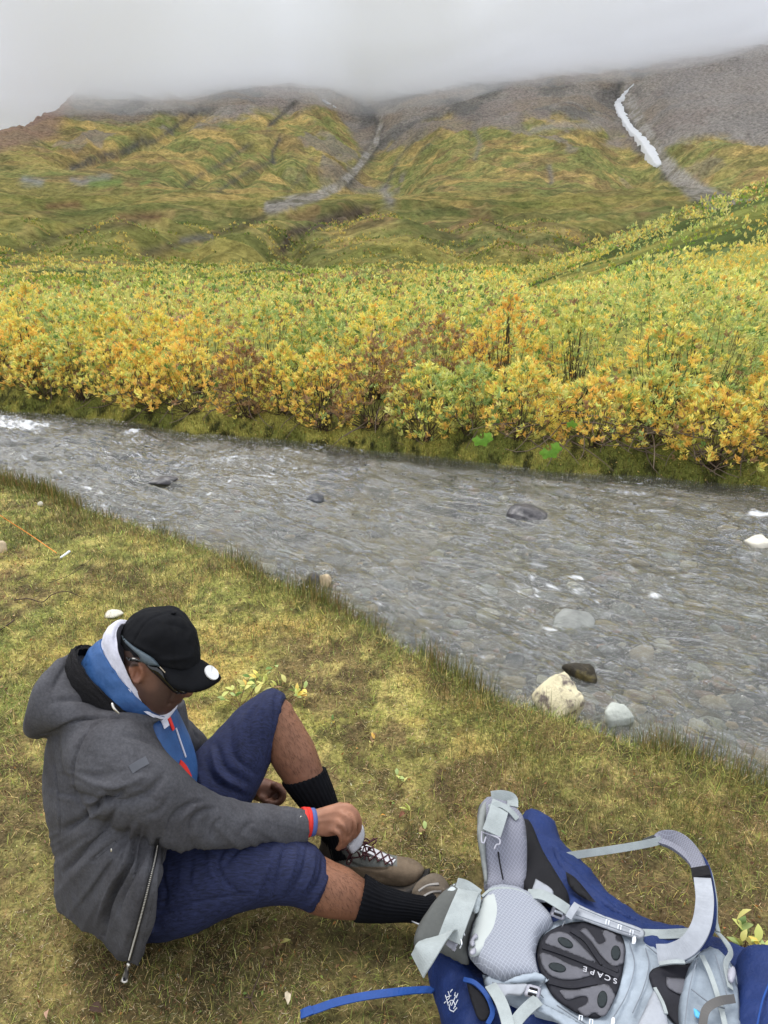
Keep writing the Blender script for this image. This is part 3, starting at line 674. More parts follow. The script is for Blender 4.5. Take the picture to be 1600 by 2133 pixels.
# cobbles on the bed: the biggest ones are parts of the ground, the gravel is one mass
rs = np.random.default_rng(600)
protos = [rockmesh('cobble', 60+i, (1, .78, .42), 2, .2) for i in range(6)]
meshes = []
for i, kd in enumerate(['ochre', 'white', 'grey', 'slate', 'rust', 'pale', 'grey', 'dark']):
    me = protos[i % 6].copy(); me.materials.append(M_rock[kd]); meshes.append(me)
cnt = 0
while cnt < 285:
    u = rs.uniform(0, 1600); v = rs.uniform(930, 1640); P = G(u, v, ZW)
    a, b = river_d(P[:1], P[1:2]); d = min(a[0], b[0])
    if d < .08 or rs.random() > (3.2/np.hypot(P[0], P[1]))**.7: continue
    s = rs.uniform(.035, .085)*(1+.25*d)
    o = link('cobble', meshes[rs.choice(8, p=[.13, .12, .2, .18, .1, .1, .12, .05])], None, ground)
    zb = float(gh(P[:1], P[1:2])[0])
    o.location = (P[0], P[1], zb+s*.15); o.scale = (s, s, s); o.rotation_euler = (rs.normal(0, .15), rs.normal(0, .15), rs.uniform(0, 6.28)); cnt += 1
bm = bmesh.new(); bmesh.ops.create_icosphere(bm, subdivisions=1, radius=1); IV = np.array([v.co[:] for v in bm.verts]); IF = np.array([[v.index for v in f.verts] for f in bm.faces]); bm.free()
n = 4200; u = rs.uniform(-40, 1640, n); v = rs.uniform(930, 1660, n); P = np.array([G(a, b, ZW) for a, b in zip(u, v)])
a, b = river_d(P[:, 0], P[:, 1]); k_ = np.minimum(a, b) > 0.0; P = P[k_]; n = len(P)
P[:, 2] = gh(P[:, 0], P[:, 1])
S = rs.uniform(.012, .040, n)[:, None, None]*np.array([1, .8, .5])*rs.uniform(.7, 1.3, (n, 1, 3))
th = rs.uniform(0, 6.28, n); Rz = np.stack([np.stack([np.cos(th), -np.sin(th), 0*th], 1), np.stack([np.sin(th), np.cos(th), 0*th], 1), np.stack([0*th, 0*th, 1+0*th], 1)], 1)
VV = (IV[None]*S*rs.uniform(.8, 1.2, (n, len(IV), 1)))@Rz.transpose(0, 2, 1)+P[:, None]
pal = np.array([srgb(176, 152, 116), srgb(196, 190, 172), srgb(120, 122, 118), srgb(76, 78, 80), srgb(150, 112, 84), srgb(104, 100, 86)])
cc = pal[rs.choice(6, n, p=[.14, .12, .3, .2, .09, .15])]*rs.uniform(.75, 1.15, (n, 1))
mk('gravel', VV.reshape(-1, 3), (IF[None]+(np.arange(n)*len(IV))[:, None, None]).reshape(-1, 3), material('gravel', attr=True, rough=.6, var=.2, vscale=60), ground, cols=np.repeat(cc, len(IV), 0), kind='stuff')
FOAM = [(40, 885, 110, 14, 1.0), (0, 872, 60, 10, .9), (150, 905, 60, 8, .6), (275, 905, 22, 7, 1.1), (480, 960, 40, 5, .8), (370, 970, 30, 5, .6), (1585, 1082, 45, 9, 1.15), (1400, 1235, 40, 16, .55), (1490, 1265, 50, 18, .5),
        (1390, 1045, 30, 6, .7), (900, 1000, 50, 5, .5), (640, 1010, 60, 6, .5), (200, 960, 80, 6, .5), (790, 1190, 30, 8, .6), (1360, 1245, 20, 9, .9), (820, 968, 40, 4, .5)]
water()

# ================================================================== GRASS ON THE NEAR BANK
def inpoly(u, v, poly):
    poly = np.asarray(poly, float); c = np.zeros(len(u), bool)
    for (x1, y1), (x2, y2) in zip(poly, np.roll(poly, -1, 0)):
        c ^= ((y1 > v) != (y2 > v)) & (u < (x2-x1)*(v-y1)/(y2-y1+1e-12)+x1)
    return c
MANFOOT = [(150, 1700), (110, 1850), (285, 1985), (330, 1930), (600, 1870), (870, 1915), (905, 1850), (860, 1830), (690, 1775), (560, 1700), (420, 1640)]
PACKFOOT = [(905, 1905), (1010, 1780), (1110, 1790), (1200, 1850), (1590, 2000), (1700, 2200), (920, 2200), (890, 2060)]
def scatter(n, seed, r0=1.25, r1=7.6, p=1.25, mind=0.0):
    rs = np.random.default_rng(seed)
    q = 2-p; r = (r0**q+(r1**q-r0**q)*rs.random(n))**(1/q); a = np.radians(rs.uniform(-36, 36, n))
    x, y = r*np.sin(a), r*np.cos(a)
    sN = (y-yN(x))*.79; u, v, _ = proj(np.stack([x, y, 0*x], 1))
    k = (sN < -mind) & ~inpoly(u, v, MANFOOT) & ~inpoly(u, v, PACKFOOT)
    return x[k], y[k], r[k], sN[k], rs
def blades(x, y, z, L, Wd, lean, curl, C, rs, upright=1.0):
    n = len(x); a = rs.uniform(0, 2*np.pi, n)
    dirh = np.stack([np.cos(a), np.sin(a), 0*a], 1); side = np.stack([-np.sin(a), np.cos(a), 0*a], 1)
    base = np.stack([x, y, z], 1); L = L[:, None]; Wd = Wd[:, None]; lean = np.asarray(lean)[:, None]; curl = np.asarray(curl)[:, None]
    up = np.array([0, 0, 1.])
    m = base+L*.55*(dirh*np.sin(lean)+up*np.cos(lean)); t = m+L*.45*(dirh*np.sin(lean+curl)+up*np.cos(lean+curl))
    t[:, 2] = np.maximum(t[:, 2], z+.002)
    V = np.stack([base-side*Wd*.5, base+side*Wd*.5, m-side*Wd*.38, m+side*Wd*.38, t], 1).reshape(-1, 3)
    f = np.array([[0, 1, 3], [0, 3, 2], [2, 3, 4]])
    F = (f[None]+(np.arange(n)*5)[:, None, None]).reshape(-1, 3)
    return V, F, np.repeat(C, 5, 0)
def emit(name, parts, mat, **k):
    Vs, Fs, Cs, o = [], [], [], 0
    for V, F, C in parts: Vs.append(V); Fs.append(F+o); Cs.append(C); o += len(V)
    return mk(name, np.concatenate(Vs), np.concatenate(Fs), mat, cols=np.clip(np.concatenate(Cs), .004, .9), smooth=False, **k)
def vary(c, rs, s=.22): return c*np.exp(rs.normal(0, s, (len(c), 1)))*(1+rs.normal(0, .07, (len(c), 3)))
parts = []
# short grass, thicker in some patches
x, y, r, sN, rs = scatter(185000, 701)
den = .34+.9*sstep(.44, .60, fbm(x*2.6, y*2.6, seed=52, oct=4)*.4+fbm(x/1.3, y/1.3, seed=51, oct=4)*.6)*sstep(1.4, 3.0, y)
den = np.maximum(den, sstep(-.9, -.2, sN)*1.0)
k = rs.random(len(x)) < den; x, y, r, sN = x[k], y[k], r[k], sN[k]; n = len(x)
z = gh(x, y)-.003
pal = np.array([srgb(116, 124, 54), srgb(84, 96, 44), srgb(150, 150, 76), srgb(178, 160, 100), srgb(112, 86, 52)])
C = pal[rs.choice(5, n, p=[.26, .24, .22, .17, .11])]
L_ = rs.uniform(.020, .060, n)*(1+.5*sstep(-.7, -.15, sN)); lean = np.abs(rs.normal(1.0, .38, n)).clip(0, 1.5)
parts.append(blades(x, y, z, L_, (.0013*(r/1.6)**.85)*rs.uniform(.7, 1.3, n), lean, rs.normal(.4, .4, n), vary(C, rs, .36), rs))
emit('meadow_grass', parts, M_blade, kind='stuff'); parts = []
# moss: a pile of tiny shoots coloured like the patch under them
x, y, r, sN, rs = scatter(165000, 702, p=1.35, r1=7.2); z = gh(x, y)-.002
C = land_colour(x, y, z, r)*1.30
parts.append(blades(x, y, z, rs.uniform(.004, .013, len(x))*(r/2)**.4, .0026*(r/1.8)**.8*rs.uniform(.7, 1.3, len(x)), np.abs(rs.normal(.95, .4, len(x))), rs.normal(.2, .5, len(x)), vary(C, rs, .55), rs))
emit('moss', parts, M_blade, kind='stuff'); parts = []
# straw and dead bits, most of them round the worn ground near the camera
x, y, r, sN, rs = scatter(150000, 703, p=1.5)
k = rs.random(len(x)) < (.22+.78*sstep(.42, .56, fbm(x*2.4, y*2.4, seed=56, oct=3)))*(1-.75*sstep(2.1, 3.6, y)); x, y, r = x[k], y[k], r[k]; n = len(x)
pal = np.array([srgb(186, 164, 122), srgb(156, 130, 88), srgb(110, 82, 54), srgb(206, 190, 158)])
C = pal[rs.choice(4, n, p=[.26, .34, .32, .08])]
parts.append(blades(x, y, gh(x, y)+.002, rs.uniform(.005, .019, n), .0011*rs.uniform(.6, 1.6, n)*(r/1.8)**.7, rs.normal(1.25, .3, n), rs.normal(.1, .6, n), vary(C, rs, .2), rs))
emit('straw_litter', parts, M_blade, kind='stuff'); parts = []
x, y, r, sN, rs = scatter(2600, 706, p=1.4, r1=6)
pal = np.array([srgb(120, 84, 54), srgb(170, 120, 66), srgb(96, 66, 44), srgb(196, 168, 112), srgb(120, 138, 64)])
V, F, C = leaves(np.stack([x, y, gh(x, y)+.007], 1), np.tile([0, 0, .12], (len(x), 1)), .014*(r/1.8)**.3, pal[rs.choice(5, len(x), p=[.3, .2, .2, .15, .15])], rs=rs, k=1, jitter=1, wr=.5)
mk('leaf_litter', V, F, M_leaf, cols=C, smooth=False, kind='stuff')
# taller sedge on the bank edge
rs = np.random.default_rng(704); n = 30000; x = rs.uniform(-4.1, 2.3, n); off = np.abs(rs.normal(0, .22, n))-.04
y = yN(x)-off; tuft = fbm(x*3.4, y*3.4, seed=57, oct=3)+.06*np.cos(x*2.2)
k = rs.random(n) < sstep(.45, .62, tuft)*.9+.05; x, y, tuft2 = x[k], y[k], sstep(.35, .65, tuft[k]); n = len(x); off = off[k]; r = np.hypot(x, y)
pal = np.array([srgb(96, 98, 44), srgb(120, 96, 58), srgb(76, 84, 36), srgb(140, 124, 68)]); C = pal[rs.choice(4, n, p=[.36, .26, .24, .14])]
parts.append(blades(x, y, gh(x, y)-.004, rs.uniform(.05, .20, n)*(1-.3*off)*(.7+.6*tuft2), .0021*(r/3)**.8*rs.uniform(.7, 1.3, n), np.abs(rs.normal(.30, .34, n)), rs.normal(.2, .45, n), vary(C, rs), rs))
# tufts out in the meadow
for (u, v, q, nn) in ((1030, 1600, .16, 900), (1100, 1560, .10, 400), (300, 1240, .16, 500), (170, 1090, .25, 900), (640, 1200, .2, 500), (1440, 1690, .15, 700), (250, 1190, .2, 500), (60, 1110, .2, 600), (1230, 1690, .16, 600), (1520, 1760, .18, 900), (980, 1470, .12, 400), (560, 1310, .18, 500), (1010, 1720, .12, 400)):
    P = G(u, v); x = P[0]+rs.normal(0, q, nn); y = P[1]+rs.normal(0, q*.8, nn); r = np.hypot(x, y)
    C = pal[rs.choice(4, nn, p=[.42, .14, .34, .10])]; kk = (y < yN(x)); x, y, r, C = x[kk], y[kk], r[kk], C[kk]; m_ = len(x)
    parts.append(blades(x, y, gh(x, y)-.004, rs.uniform(.03, .085, m_), .0013*(r/2)**.7*np.ones(m_), np.abs(rs.normal(.55, .35, m_)), rs.normal(.45, .35, m_), vary(C, rs), rs))
emit('bank_sedge', parts, M_blade, kind='stuff'); parts = []
# moss and fallen yellow leaves on the far bank
rs = np.random.default_rng(705); n = 26000; x = rs.uniform(-5.9, 4.6, n); y = yF(x)+np.abs(rs.normal(0, .32, n))-.03; z = gh(x, y)-.002
C = land_colour(x, y, z, np.hypot(x, y))*1.15
parts.append(blades(x, y, z, rs.uniform(.02, .06, n), rs.uniform(.006, .012, n), np.abs(rs.normal(.4, .4, n)), rs.normal(.3, .3, n), vary(C, rs, .3), rs))
emit('bank_moss', parts, M_blade, kind='stuff'); parts = []
n = 700; x = rs.uniform(-2, 4.4, n); y = yF(x)+np.abs(rs.normal(0, .3, n))+.02
V, F, C = leaves(np.stack([x, y, gh(x, y)+.012], 1), np.tile([0, 0, .1], (n, 1)), .030, np.tile(srgb(220, 190, 110), (n, 1)), rs=rs, k=1, jitter=1)
mk('fallen_leaves', V, F, M_leaf, cols=C, smooth=False, kind='stuff')
# tangled dead branches hanging to the far water edge
n = 150; x = np.r_[rs.uniform(1.6, 3.8, 85), rs.uniform(-4.6, 1.6, 65)]; y = yF(x)+.42; b = np.stack([x, y, gh(x, y)+rs.uniform(.05, .35, n)], 1)
tip = b+np.stack([rs.normal(0, .3, n), -np.abs(rs.normal(.28, .12, n)), rs.normal(-.08, .10, n)], 1); tip[:, 2] = np.maximum(tip[:, 2], gh(tip[:, 0], tip[:, 1])+.02)
t = np.linspace(0, 1, 6)[None, :, None]; mid = (b+tip)/2+rs.normal(0, .08, (n, 3))
V, F = tubes((1-t)**2*b[:, None]+2*t*(1-t)*mid[:, None]+t*t*tip[:, None], np.linspace(.008, .003, 6), 4)
mk('dead_branches', V, F, material('grey_dead_wood', srgb(112, 98, 84), .9, var=.3, vscale=20), kind='stuff')
# ================================================================== SHAPE TOOLS
def rg(u1, v1, u2, v2, d, t, su=None, sv=None, dd=0.0):
    """one cross-section: its two outline points, depth, half thickness towards the viewer side"""
    P1, P2 = W(u1, v1, d+dd), W(u2, v2, d-dd); return ((P1+P2)/2, (P2-P1)/2, t, None if su is None else (su*Rv-sv*Uv)*d/FPX)
def crom(K, m):
    K = np.asarray(K, float); n = len(K); E = np.concatenate([[2*K[0]-K[1]], K, [2*K[-1]-K[-2]]]); out = []
    for i in range(n-1):
        p0, p1, p2, p3 = E[i:i+4]
        for s in np.linspace(0, 1, m, endpoint=False):
            out.append(.5*((2*p1)+(-p0+p2)*s+(2*p0-5*p1+4*p2-p3)*s*s+(-p0+3*p1-3*p2+p3)*s**3))
    out.append(K[-1]); return np.array(out)
def sloft(rings, n=36, m=6, e=2.2, cap=True, minz=None):
    C = np.array([r[0] for r in rings]); A = np.array([r[1] for r in rings]); T = unit(np.gradient(C, axis=0)) if len(C) > 1 else None
    B = []
    for i, r in enumerate(rings):
        if r[3] is None:
            b = unit(np.cross(A[i], T[i])); b = b if b@(CAM-C[i]) > 0 else -b; B.append(b*r[2])
        else: B.append(unit(CAM-C[i])*r[2]+r[3])
    B = np.array(B); C, A, B = crom(C, m), crom(A, m), crom(B, m)
    th = np.linspace(0, 2*np.pi, n, endpoint=False); p = 2/e
    ct = np.sign(np.cos(th))*np.abs(np.cos(th))**p; st = np.sign(np.sin(th))*np.abs(np.sin(th))**p
    V = C[:, None]+A[:, None]*ct[None, :, None]+B[:, None]*st[None, :, None]
    k = len(C); V = V.reshape(-1, 3); F = [tuple(f) for f in gridfaces(k, n, True)]
    if cap:
        V = np.r_[V, [C[0]], [C[-1]]]; a, b = len(V)-2, len(V)-1
        F += [(a, (j+1) % n, j) for j in range(n)]+[(b, (k-1)*n+j, (k-1)*n+(j+1) % n) for j in range(n)]
    if minz is not None: V[:, 2] = np.maximum(V[:, 2], minz)
    return V, F
def chain(pts, radii, n=12, m=5):
    """round limb through world points, closed with rounded ends"""
    P = crom(np.array(pts, float), m); r = np.interp(np.linspace(0, 1, len(P)), np.linspace(0, 1, len(radii)), radii)
    T = unit(np.gradient(P, axis=0))
    P = np.r_[[P[0]-T[0]*r[0]*.7], P, [P[-1]+T[-1]*r[-1]*.75]]; r = np.r_[r[0]*.55, r, r[-1]*.5]
    V, F = tubes(P[None], r, n); F = [tuple(f) for f in F]; k = len(P)
    T = unit(P[-1]-P[-2]); V = np.r_[V, [P[0]-unit(P[1]-P[0])*r[0]*.4], [P[-1]+T*r[-1]*.4]]
    a, b = len(V)-2, len(V)-1
    F += [(a, (j+1) % n, j) for j in range(n)]+[(b, (k-1)*n+j, (k-1)*n+(j+1) % n) for j in range(n)]
    return V, F
def ell(c, A, B, Cc, sub=3):
    bm = bmesh.new(); bmesh.ops.create_icosphere(bm, subdivisions=sub, radius=1)
    V = np.array([v.co[:] for v in bm.verts]); F = [tuple(v.index for v in f.verts) for f in bm.faces]; bm.free()
    return np.asarray(c)+V[:, :1]*A+V[:, 1:2]*B+V[:, 2:]*Cc, F
def laplace(V, E, it, k=.5):
    n = len(V); deg = np.bincount(E.ravel(), minlength=n)[:, None].clip(1)
    for _ in range(it):
        S = np.zeros_like(V)
        for c in range(3): S[:, c] = np.bincount(E[:, 0], V[E[:, 1], c], n)+np.bincount(E[:, 1], V[E[:, 0], c], n)
        V = V+(S/deg-V)*k
    return V
def fuse(parts, voxel, it=4):
    Vs, Fs, o = [], [], 0
    for V, F in parts: Vs.append(V); Fs += [tuple(int(i)+o for i in f) for f in F]; o += len(V)
    me = bpy.data.meshes.new('fuse'); me.from_pydata(np.concatenate(Vs).tolist(), [], Fs)
    bm = bmesh.new(); bm.from_mesh(me); bmesh.ops.recalc_face_normals(bm, faces=bm.faces); bm.to_mesh(me); bm.free()
    ob = bpy.data.objects.new('fuse', me); COL.objects.link(ob)
    md = ob.modifiers.new('r', 'REMESH'); md.mode = 'VOXEL'; md.voxel_size = voxel; md.adaptivity = 0
    dg = bpy.context.evaluated_depsgraph_get(); ev = ob.evaluated_get(dg); m2 = bpy.data.meshes.new_from_object(ev)
    V = np.zeros(len(m2.vertices)*3); m2.vertices.foreach_get('co', V); V = V.reshape(-1, 3)
    E = np.zeros(len(m2.edges)*2, int); m2.edges.foreach_get('vertices', E); E = E.reshape(-1, 2)
    F = np.zeros(len(m2.loops), int); m2.loops.foreach_get('vertex_index', F)
    ls = len(m2.polygons); F = F.reshape(ls, -1)
    bpy.data.objects.remove(ob); bpy.data.meshes.remove(me); bpy.data.meshes.remove(m2)
    V = laplace(V, E, it)
    vol = (V[F[:, 0]]*np.cross(V[F[:, 1]], V[F[:, 2]])).sum()
    if vol < 0: F = F[:, ::-1].copy()
    return V, F, E
def normals(V, F):
    a, b, c = V[F[:, 0]], V[F[:, 1]], V[F[:, 2]]; n = np.cross(b-a, c-a); N = np.zeros_like(V)
    for k in range(F.shape[1]):
        for c_ in range(3): N[:, c_] += np.bincount(F[:, k], n[:, c_], len(V))
    return unit(N)
def bvh(V, F): return BVHTree.FromPolygons([tuple(v) for v in V], [tuple(map(int, f)) for f in F])
def cast(T, u, v):
    d = ray(u, v); h = T.ray_cast(Vector(CAM), Vector(d).normalized()); return None if h[0] is None else (np.array(h[0]), np.array(h[1]))
def dense(line, step=6.0):
    out = []
    for (a, b), (c, d) in zip(line, line[1:]):
        n = max(1, int(math.hypot(c-a, d-b)/step)); out += [(a+(c-a)*i/n, b+(d-b)*i/n) for i in range(n)]
    return out+[line[-1]]
def smoothline(l, m=6): return [tuple(p) for p in crom(np.array(l, float), m)]
def carve(V, F, lines, T=None):
    """press folds and seams into a surface: (picture polyline found on the surface, width, height, end fade)"""
    T = T or bvh(V, F); N = normals(V, F); D = np.zeros(len(V))
    for line, w, h in lines:
        P = [cast(T, *p) for p in smoothline(line, 8)]; P = [p[0] for p in P if p]
        if len(P) < 2: continue
        P = np.array(P); lo, hi = P.min(0)-4*w, P.max(0)+4*w
        idx = np.where(((V > lo) & (V < hi)).all(1))[0]
        if not len(idx): continue
        Q = V[idx]; best = np.full(len(idx), 1e9); tb = np.zeros(len(idx))
        for i in range(len(P)-1):
            a, b = P[i], P[i+1]; ab = b-a; L2 = ab@ab
            if L2 < 1e-12 or L2 > .05**2: continue
            t = np.clip(((Q-a)@ab)/L2, 0, 1); dd = np.linalg.norm(Q-a-t[:, None]*ab, axis=1); m = dd < best
            best = np.where(m, dd, best); tb = np.where(m, (i+t)/(len(P)-1), tb)
        fade = np.sqrt(np.clip(np.sin(np.pi*np.clip(tb, .02, .98)), 0, 1)) if w > .005 else 1.0
        D[idx] += h*(np.exp(-(best/w)**2) if w <= .005 else .6*np.exp(-(best/w)**2)+.4*np.exp(-(best/w*2.2)))*fade
    return V+N*D[:, None]
def ribbon(P, N, w, t, name, mat, parent=None, cols=None, sub=1, **k):
    """flat strap of width w and thickness t along P with face normals N"""
    P = np.asarray(P, float); N = unit(np.asarray(N, float)+0*P); T = unit(np.gradient(P, axis=0)); S = unit(np.cross(T, N)); N = np.cross(S, T)
    w = np.broadcast_to(w, (len(P),))[:, None]
    b = min(.0012, t*.35)
    prof = [(-.5, 0, 0), (-.5, 1, -b), (-.5+0, 1, 0)]
    o = np.array([(-1, .3), (-.97, .5), (.97, .5), (1, .3), (1, -.3), (.97, -.5), (-.97, -.5), (-1, -.3)])
    V = P[:, None]+S[:, None]*(o[:, 0]*.5)[None, :, None]*w[:, None]+N[:, None]*(o[:, 1]*t)[None, :, None]
    n = len(P); V = V.reshape(-1, 3); F = [tuple(f) for f in gridfaces(n, 8, True)]+[tuple(range(7, -1, -1)), tuple((n-1)*8+j for j in range(8))]
    return mk(name, V, F, mat, parent, cols=cols, smooth=False, **k)
def onsurf(T, line, off=.002, m=8):
    P, N = [], []
    for u, v in smoothline(line, m):
        h = cast(T, u, v)
        if h: P.append(h[0]+h[1]*off); N.append(h[1])
    P = np.array(P); N = np.array(N)
    if len(N) > 4:
        k = np.array([1, 2, 3, 2, 1])/9; N = unit(np.stack([np.convolve(np.pad(N[:, c], 2, 'edge'), k, 'valid') for c in range(3)], 1))
        P = np.stack([np.convolve(np.pad(P[:, c], 2, 'edge'), k, 'valid') for c in range(3)], 1)
    return P, N
def panel(outline, depth, thick, puff=0.0, puffw=.03, step=7.0, smooth=True, m=4, disp=None, spline=True):
    """sheet traced by its outline, at its own depth, with real thickness and a soft edge. depth(u, v) gives the distance. returns V, F, number of top verts"""
    O = np.array(smoothline(list(outline)+[outline[0]], m)[:-1]) if spline else np.array(dense(list(outline)+[outline[0]], 12)[:-1], float)
    lo, hi = O.min(0), O.max(0)
    gx, gy = np.meshgrid(np.arange(lo[0], hi[0], step), np.arange(lo[1], hi[1], step)); g = np.stack([gx.ravel()+step/2, gy.ravel()+step/2], 1)
    g = g[inpoly(g[:, 0], g[:, 1], O)]
    def edged(Q):
        best = np.full(len(Q), 1e9)
        for a, b in zip(O, np.roll(O, -1, 0)):
            ab = b-a; t = np.clip(((Q-a)@ab)/max(ab@ab, 1e-9), 0, 1); best = np.minimum(best, np.linalg.norm(Q-a-t[:, None]*ab, axis=1))
        return best
    if len(g): g = g[edged(g) > step*.45]
    pts = np.r_[O, g]; ne = len(O)
    r = delaunay_2d_cdt([Vector(p) for p in pts], [(i, (i+1) % ne) for i in range(ne)], [], 1, 1e-6)
    pv = np.array([p[:] for p in r[0]]); tri = np.array([t for t in r[2] if len(t) == 3])
    ed = edged(pv)
    d0 = np.array([depth(u, v) for u, v in pv]); D = CAM+d0[:, None]*np.array([ray(u, v) for u, v in pv])
    # local normal of the sheet
    Nn = np.zeros_like(D); a, b, c = D[tri[:, 0]], D[tri[:, 1]], D[tri[:, 2]]; fn = np.cross(b-a, c-a); fn *= np.sign((fn*(CAM-a)).sum(1))[:, None]
    for k in range(3):
        for q in range(3): Nn[:, q] += np.bincount(tri[:, k], fn[:, q], len(D))
    Nn = unit(Nn); em = ed/FPX*d0                                    # metres from the edge
    rise = puff*np.sqrt(np.clip(1-(1-np.clip(em/puffw, 0, 1))**2, 0, 1))
    if disp is not None: rise = rise+disp(pv[:, 0], pv[:, 1])*np.clip(em/.01, 0, 1)
    soft = thick*.5*np.sqrt(np.clip(1-(1-np.clip(em/(thick*.6+1e-6), 0, 1))**2, 0, 1))
    top = D+Nn*(rise+soft)[:, None]; bot = D-Nn*soft[:, None]
    n = len(D); flip = ((np.cross(b-a, c-a)*(CAM-a)).sum(1) < 0); tri = np.where(flip[:, None], tri[:, ::-1], tri)
    # border verts coincide top and bottom: weld by index
    isb = em < 1e-5; mp = np.where(isb, np.arange(n), np.arange(n)+n)
    F = np.r_[tri, mp[tri][:, ::-1]]
    return np.r_[top, bot], F, n, pv

# ================================================================== THE MAN
person = empty('person', 'man in grey jacket, blue shorts and black cap sitting bent over his hiking boot', 'person')
person.location = (0, 0, 0)
def vcol(V, base, spots):
    c = np.broadcast_to(base, V.shape).copy()
    for (P, r, col, k) in spots:
        d = np.linalg.norm(V-np.asarray(P), axis=1); c = mixc(c, col, k*sstep(r, r*.45, d))
    return c
# --- body: one continuous surface
HD = 1.965
skull = sloft([rg(330, 1279, 350, 1277, HD, .01), rg(288, 1300, 392, 1297, HD, .058), rg(264, 1335, 405, 1342, HD, .074), rg(262, 1368, 404, 1384, HD, .077),
               rg(268, 1398, 396, 1414, HD, .073), rg(274, 1424, 387, 1437, HD, .068), rg(283, 1446, 377, 1459, HD, .060), rg(300, 1467, 362, 1477, HD, .046), rg(318, 1482, 346, 1488, HD, .022)], e=2.15)
neck = sloft([rg(262, 1370, 335, 1400, HD, .058), rg(254, 1420, 330, 1455, HD+.01, .060), rg(232, 1465, 318, 1500, HD+.03, .068), rg(200, 1510, 320, 1550, 2.03, .10)])
nose = chain([W(387, 1408, HD-.005), W(394, 1428, HD-.005), W(391, 1443, HD-.003)], [.010, .013, .015])
lips = ell(W(372, 1459, HD), Rv*.011, (CAM-W(372, 1459, HD))/2*.022, np.array([0, -.002, .009]))
ey = [ell(W(386, 1424, HD-.030), Rv*.008, Fv*.014, Uv*.010), ell(W(388, 1424, HD+.03), Rv*.008, Fv*.014, Uv*.010)]
def ear(cu, cv, d, sgn):
    hel = [(8, 13), (10, -2), (5, -16), (-6, -21), (-15, -14), (-16, 0), (-12, 12), (-6, 20), (0, 22), (4, 17)]
    P = [W(cu+a, cv+b, d-sgn*(.006 if i not in (0, 9) else 0)) for i, (a, b) in enumerate(hel)]
    in1 = [(3, -9), (-4, -10), (-8, -2), (-7, 7), (-3, 12)]
    Q = [W(cu+a, cv+b, d-sgn*.003) for a, b in in1]
    base = ell(W(cu-1, cv, d+sgn*.008), Rv*.017, Fv*.008, Uv*.024, 2)
    lobe = ell(W(cu-1, cv+19, d), Rv*.007, Fv*.005, Uv*.007, 2)
    return [chain(P, [.0038, .0042, .0042, .0048, .0048, .0042, .0036, .0040, .0045, .0034], 8, 4), chain(Q, [.003, .0038, .0038, .0034], 8, 3), base, lobe]
head = [skull, neck, nose, lips]+ey+ear(287, 1401, HD-.078, 1)+ear(305, 1400, HD+.078, -1)
core = sloft([rg(185, 1880, 280, 1910, 2.12, .07), rg(160, 1800, 310, 1840, 2.08, .10), rg(130, 1680, 320, 1720, 2.06, .13), rg(135, 1580, 330, 1620, 2.06, .15), rg(180, 1510, 330, 1540, 2.05, .13), rg(225, 1470, 320, 1500, 2.02, .07)])
r_arm = chain([W(235, 1540, 1.95), W(270, 1620, 1.90), W(365, 1705, 1.95), W(480, 1715, 2.0), W(600, 1716, 2.075), W(648, 1713, 2.095)], [.05, .05, .042, .040, .030, .026])
l_arm = chain([W(345, 1540, 2.2), W(385, 1570, 2.3), W(430, 1610, 2.36), W(500, 1635, 2.38), W(535, 1645, 2.38)], [.045, .045, .040, .034, .027])
r_thigh = chain([W(285, 1868, 2.06), W(400, 1840, 2.05), W(520, 1812, 2.05), W(630, 1820, 2.06)], [.055, .062, .062, .056])
l_thigh = chain([W(350, 1764, 2.17), W(450, 1640, 2.21), W(520, 1545, 2.24), W(580, 1490, 2.25)], [.085, .072, .064, .054])
r_shank = sloft([rg(612, 1770, 590, 1868, 2.06, .058), rg(650, 1776, 618, 1884, 2.06, .060), rg(694, 1798, 660, 1901, 2.06, .061), rg(732, 1815, 705, 1909, 2.06, .058), rg(765, 1838, 755, 1911, 2.065, .048), rg(840, 1868, 835, 1908, 2.07, .032), rg(885, 1880, 878, 1912, 2.07, .028), rg(905, 1868, 900, 1900, 2.10, .026)])
l_shank = sloft([rg(535, 1500, 596, 1458, 2.25, .056), rg(551, 1548, 628, 1506, 2.25, .058), rg(568, 1592, 655, 1554, 2.25, .056), rg(592, 1629, 673, 1604, 2.25, .050), rg(622, 1670, 692, 1652, 2.25, .042), rg(655, 1706, 707, 1696, 2.255, .033), rg(678, 1745, 718, 1737, 2.26, .030), rg(690, 1790, 730, 1786, 2.26, .028)])
palm = sloft([rg(632, 1693, 632, 1733, 2.09, .021), rg(660, 1686, 652, 1738, 2.10, .021), rg(690, 1677, 678, 1742, 2.115, .023), rg(712, 1671, 702, 1738, 2.125, .023), rg(724, 1677, 716, 1728, 2.13, .018)], 20)
def px(*p): return [W(*q) for q in p]
fingers = [chain(px((706, 1681, 2.125), (727, 1682, 2.118), (745, 1702, 2.125), (747, 1727, 2.145), (737, 1743, 2.155)), [.0115, .0118, .0105, .0095, .0085], 10),
           chain(px((700, 1695, 2.115), (724, 1699, 2.100), (737, 1718, 2.105), (733, 1742, 2.125), (724, 1753, 2.14)), [.0115, .0120, .0108, .0095, .0085], 10),
           chain(px((696, 1712, 2.105), (716, 1717, 2.092), (725, 1736, 2.098), (720, 1755, 2.115), (713, 1763, 2.13)), [.011, .0112, .0100, .0092, .008], 10),
           chain(px((690, 1727, 2.10), (705, 1732, 2.090), (712, 1748, 2.095), (708, 1763, 2.11), (703, 1769, 2.12)), [.0100, .0098, .0088, .0082, .0075], 10),
           chain(px((665, 1700, 2.125), (690, 1712, 2.155), (715, 1728, 2.165), (737, 1735, 2.165)), [.014, .0125, .0110, .0095], 10)]
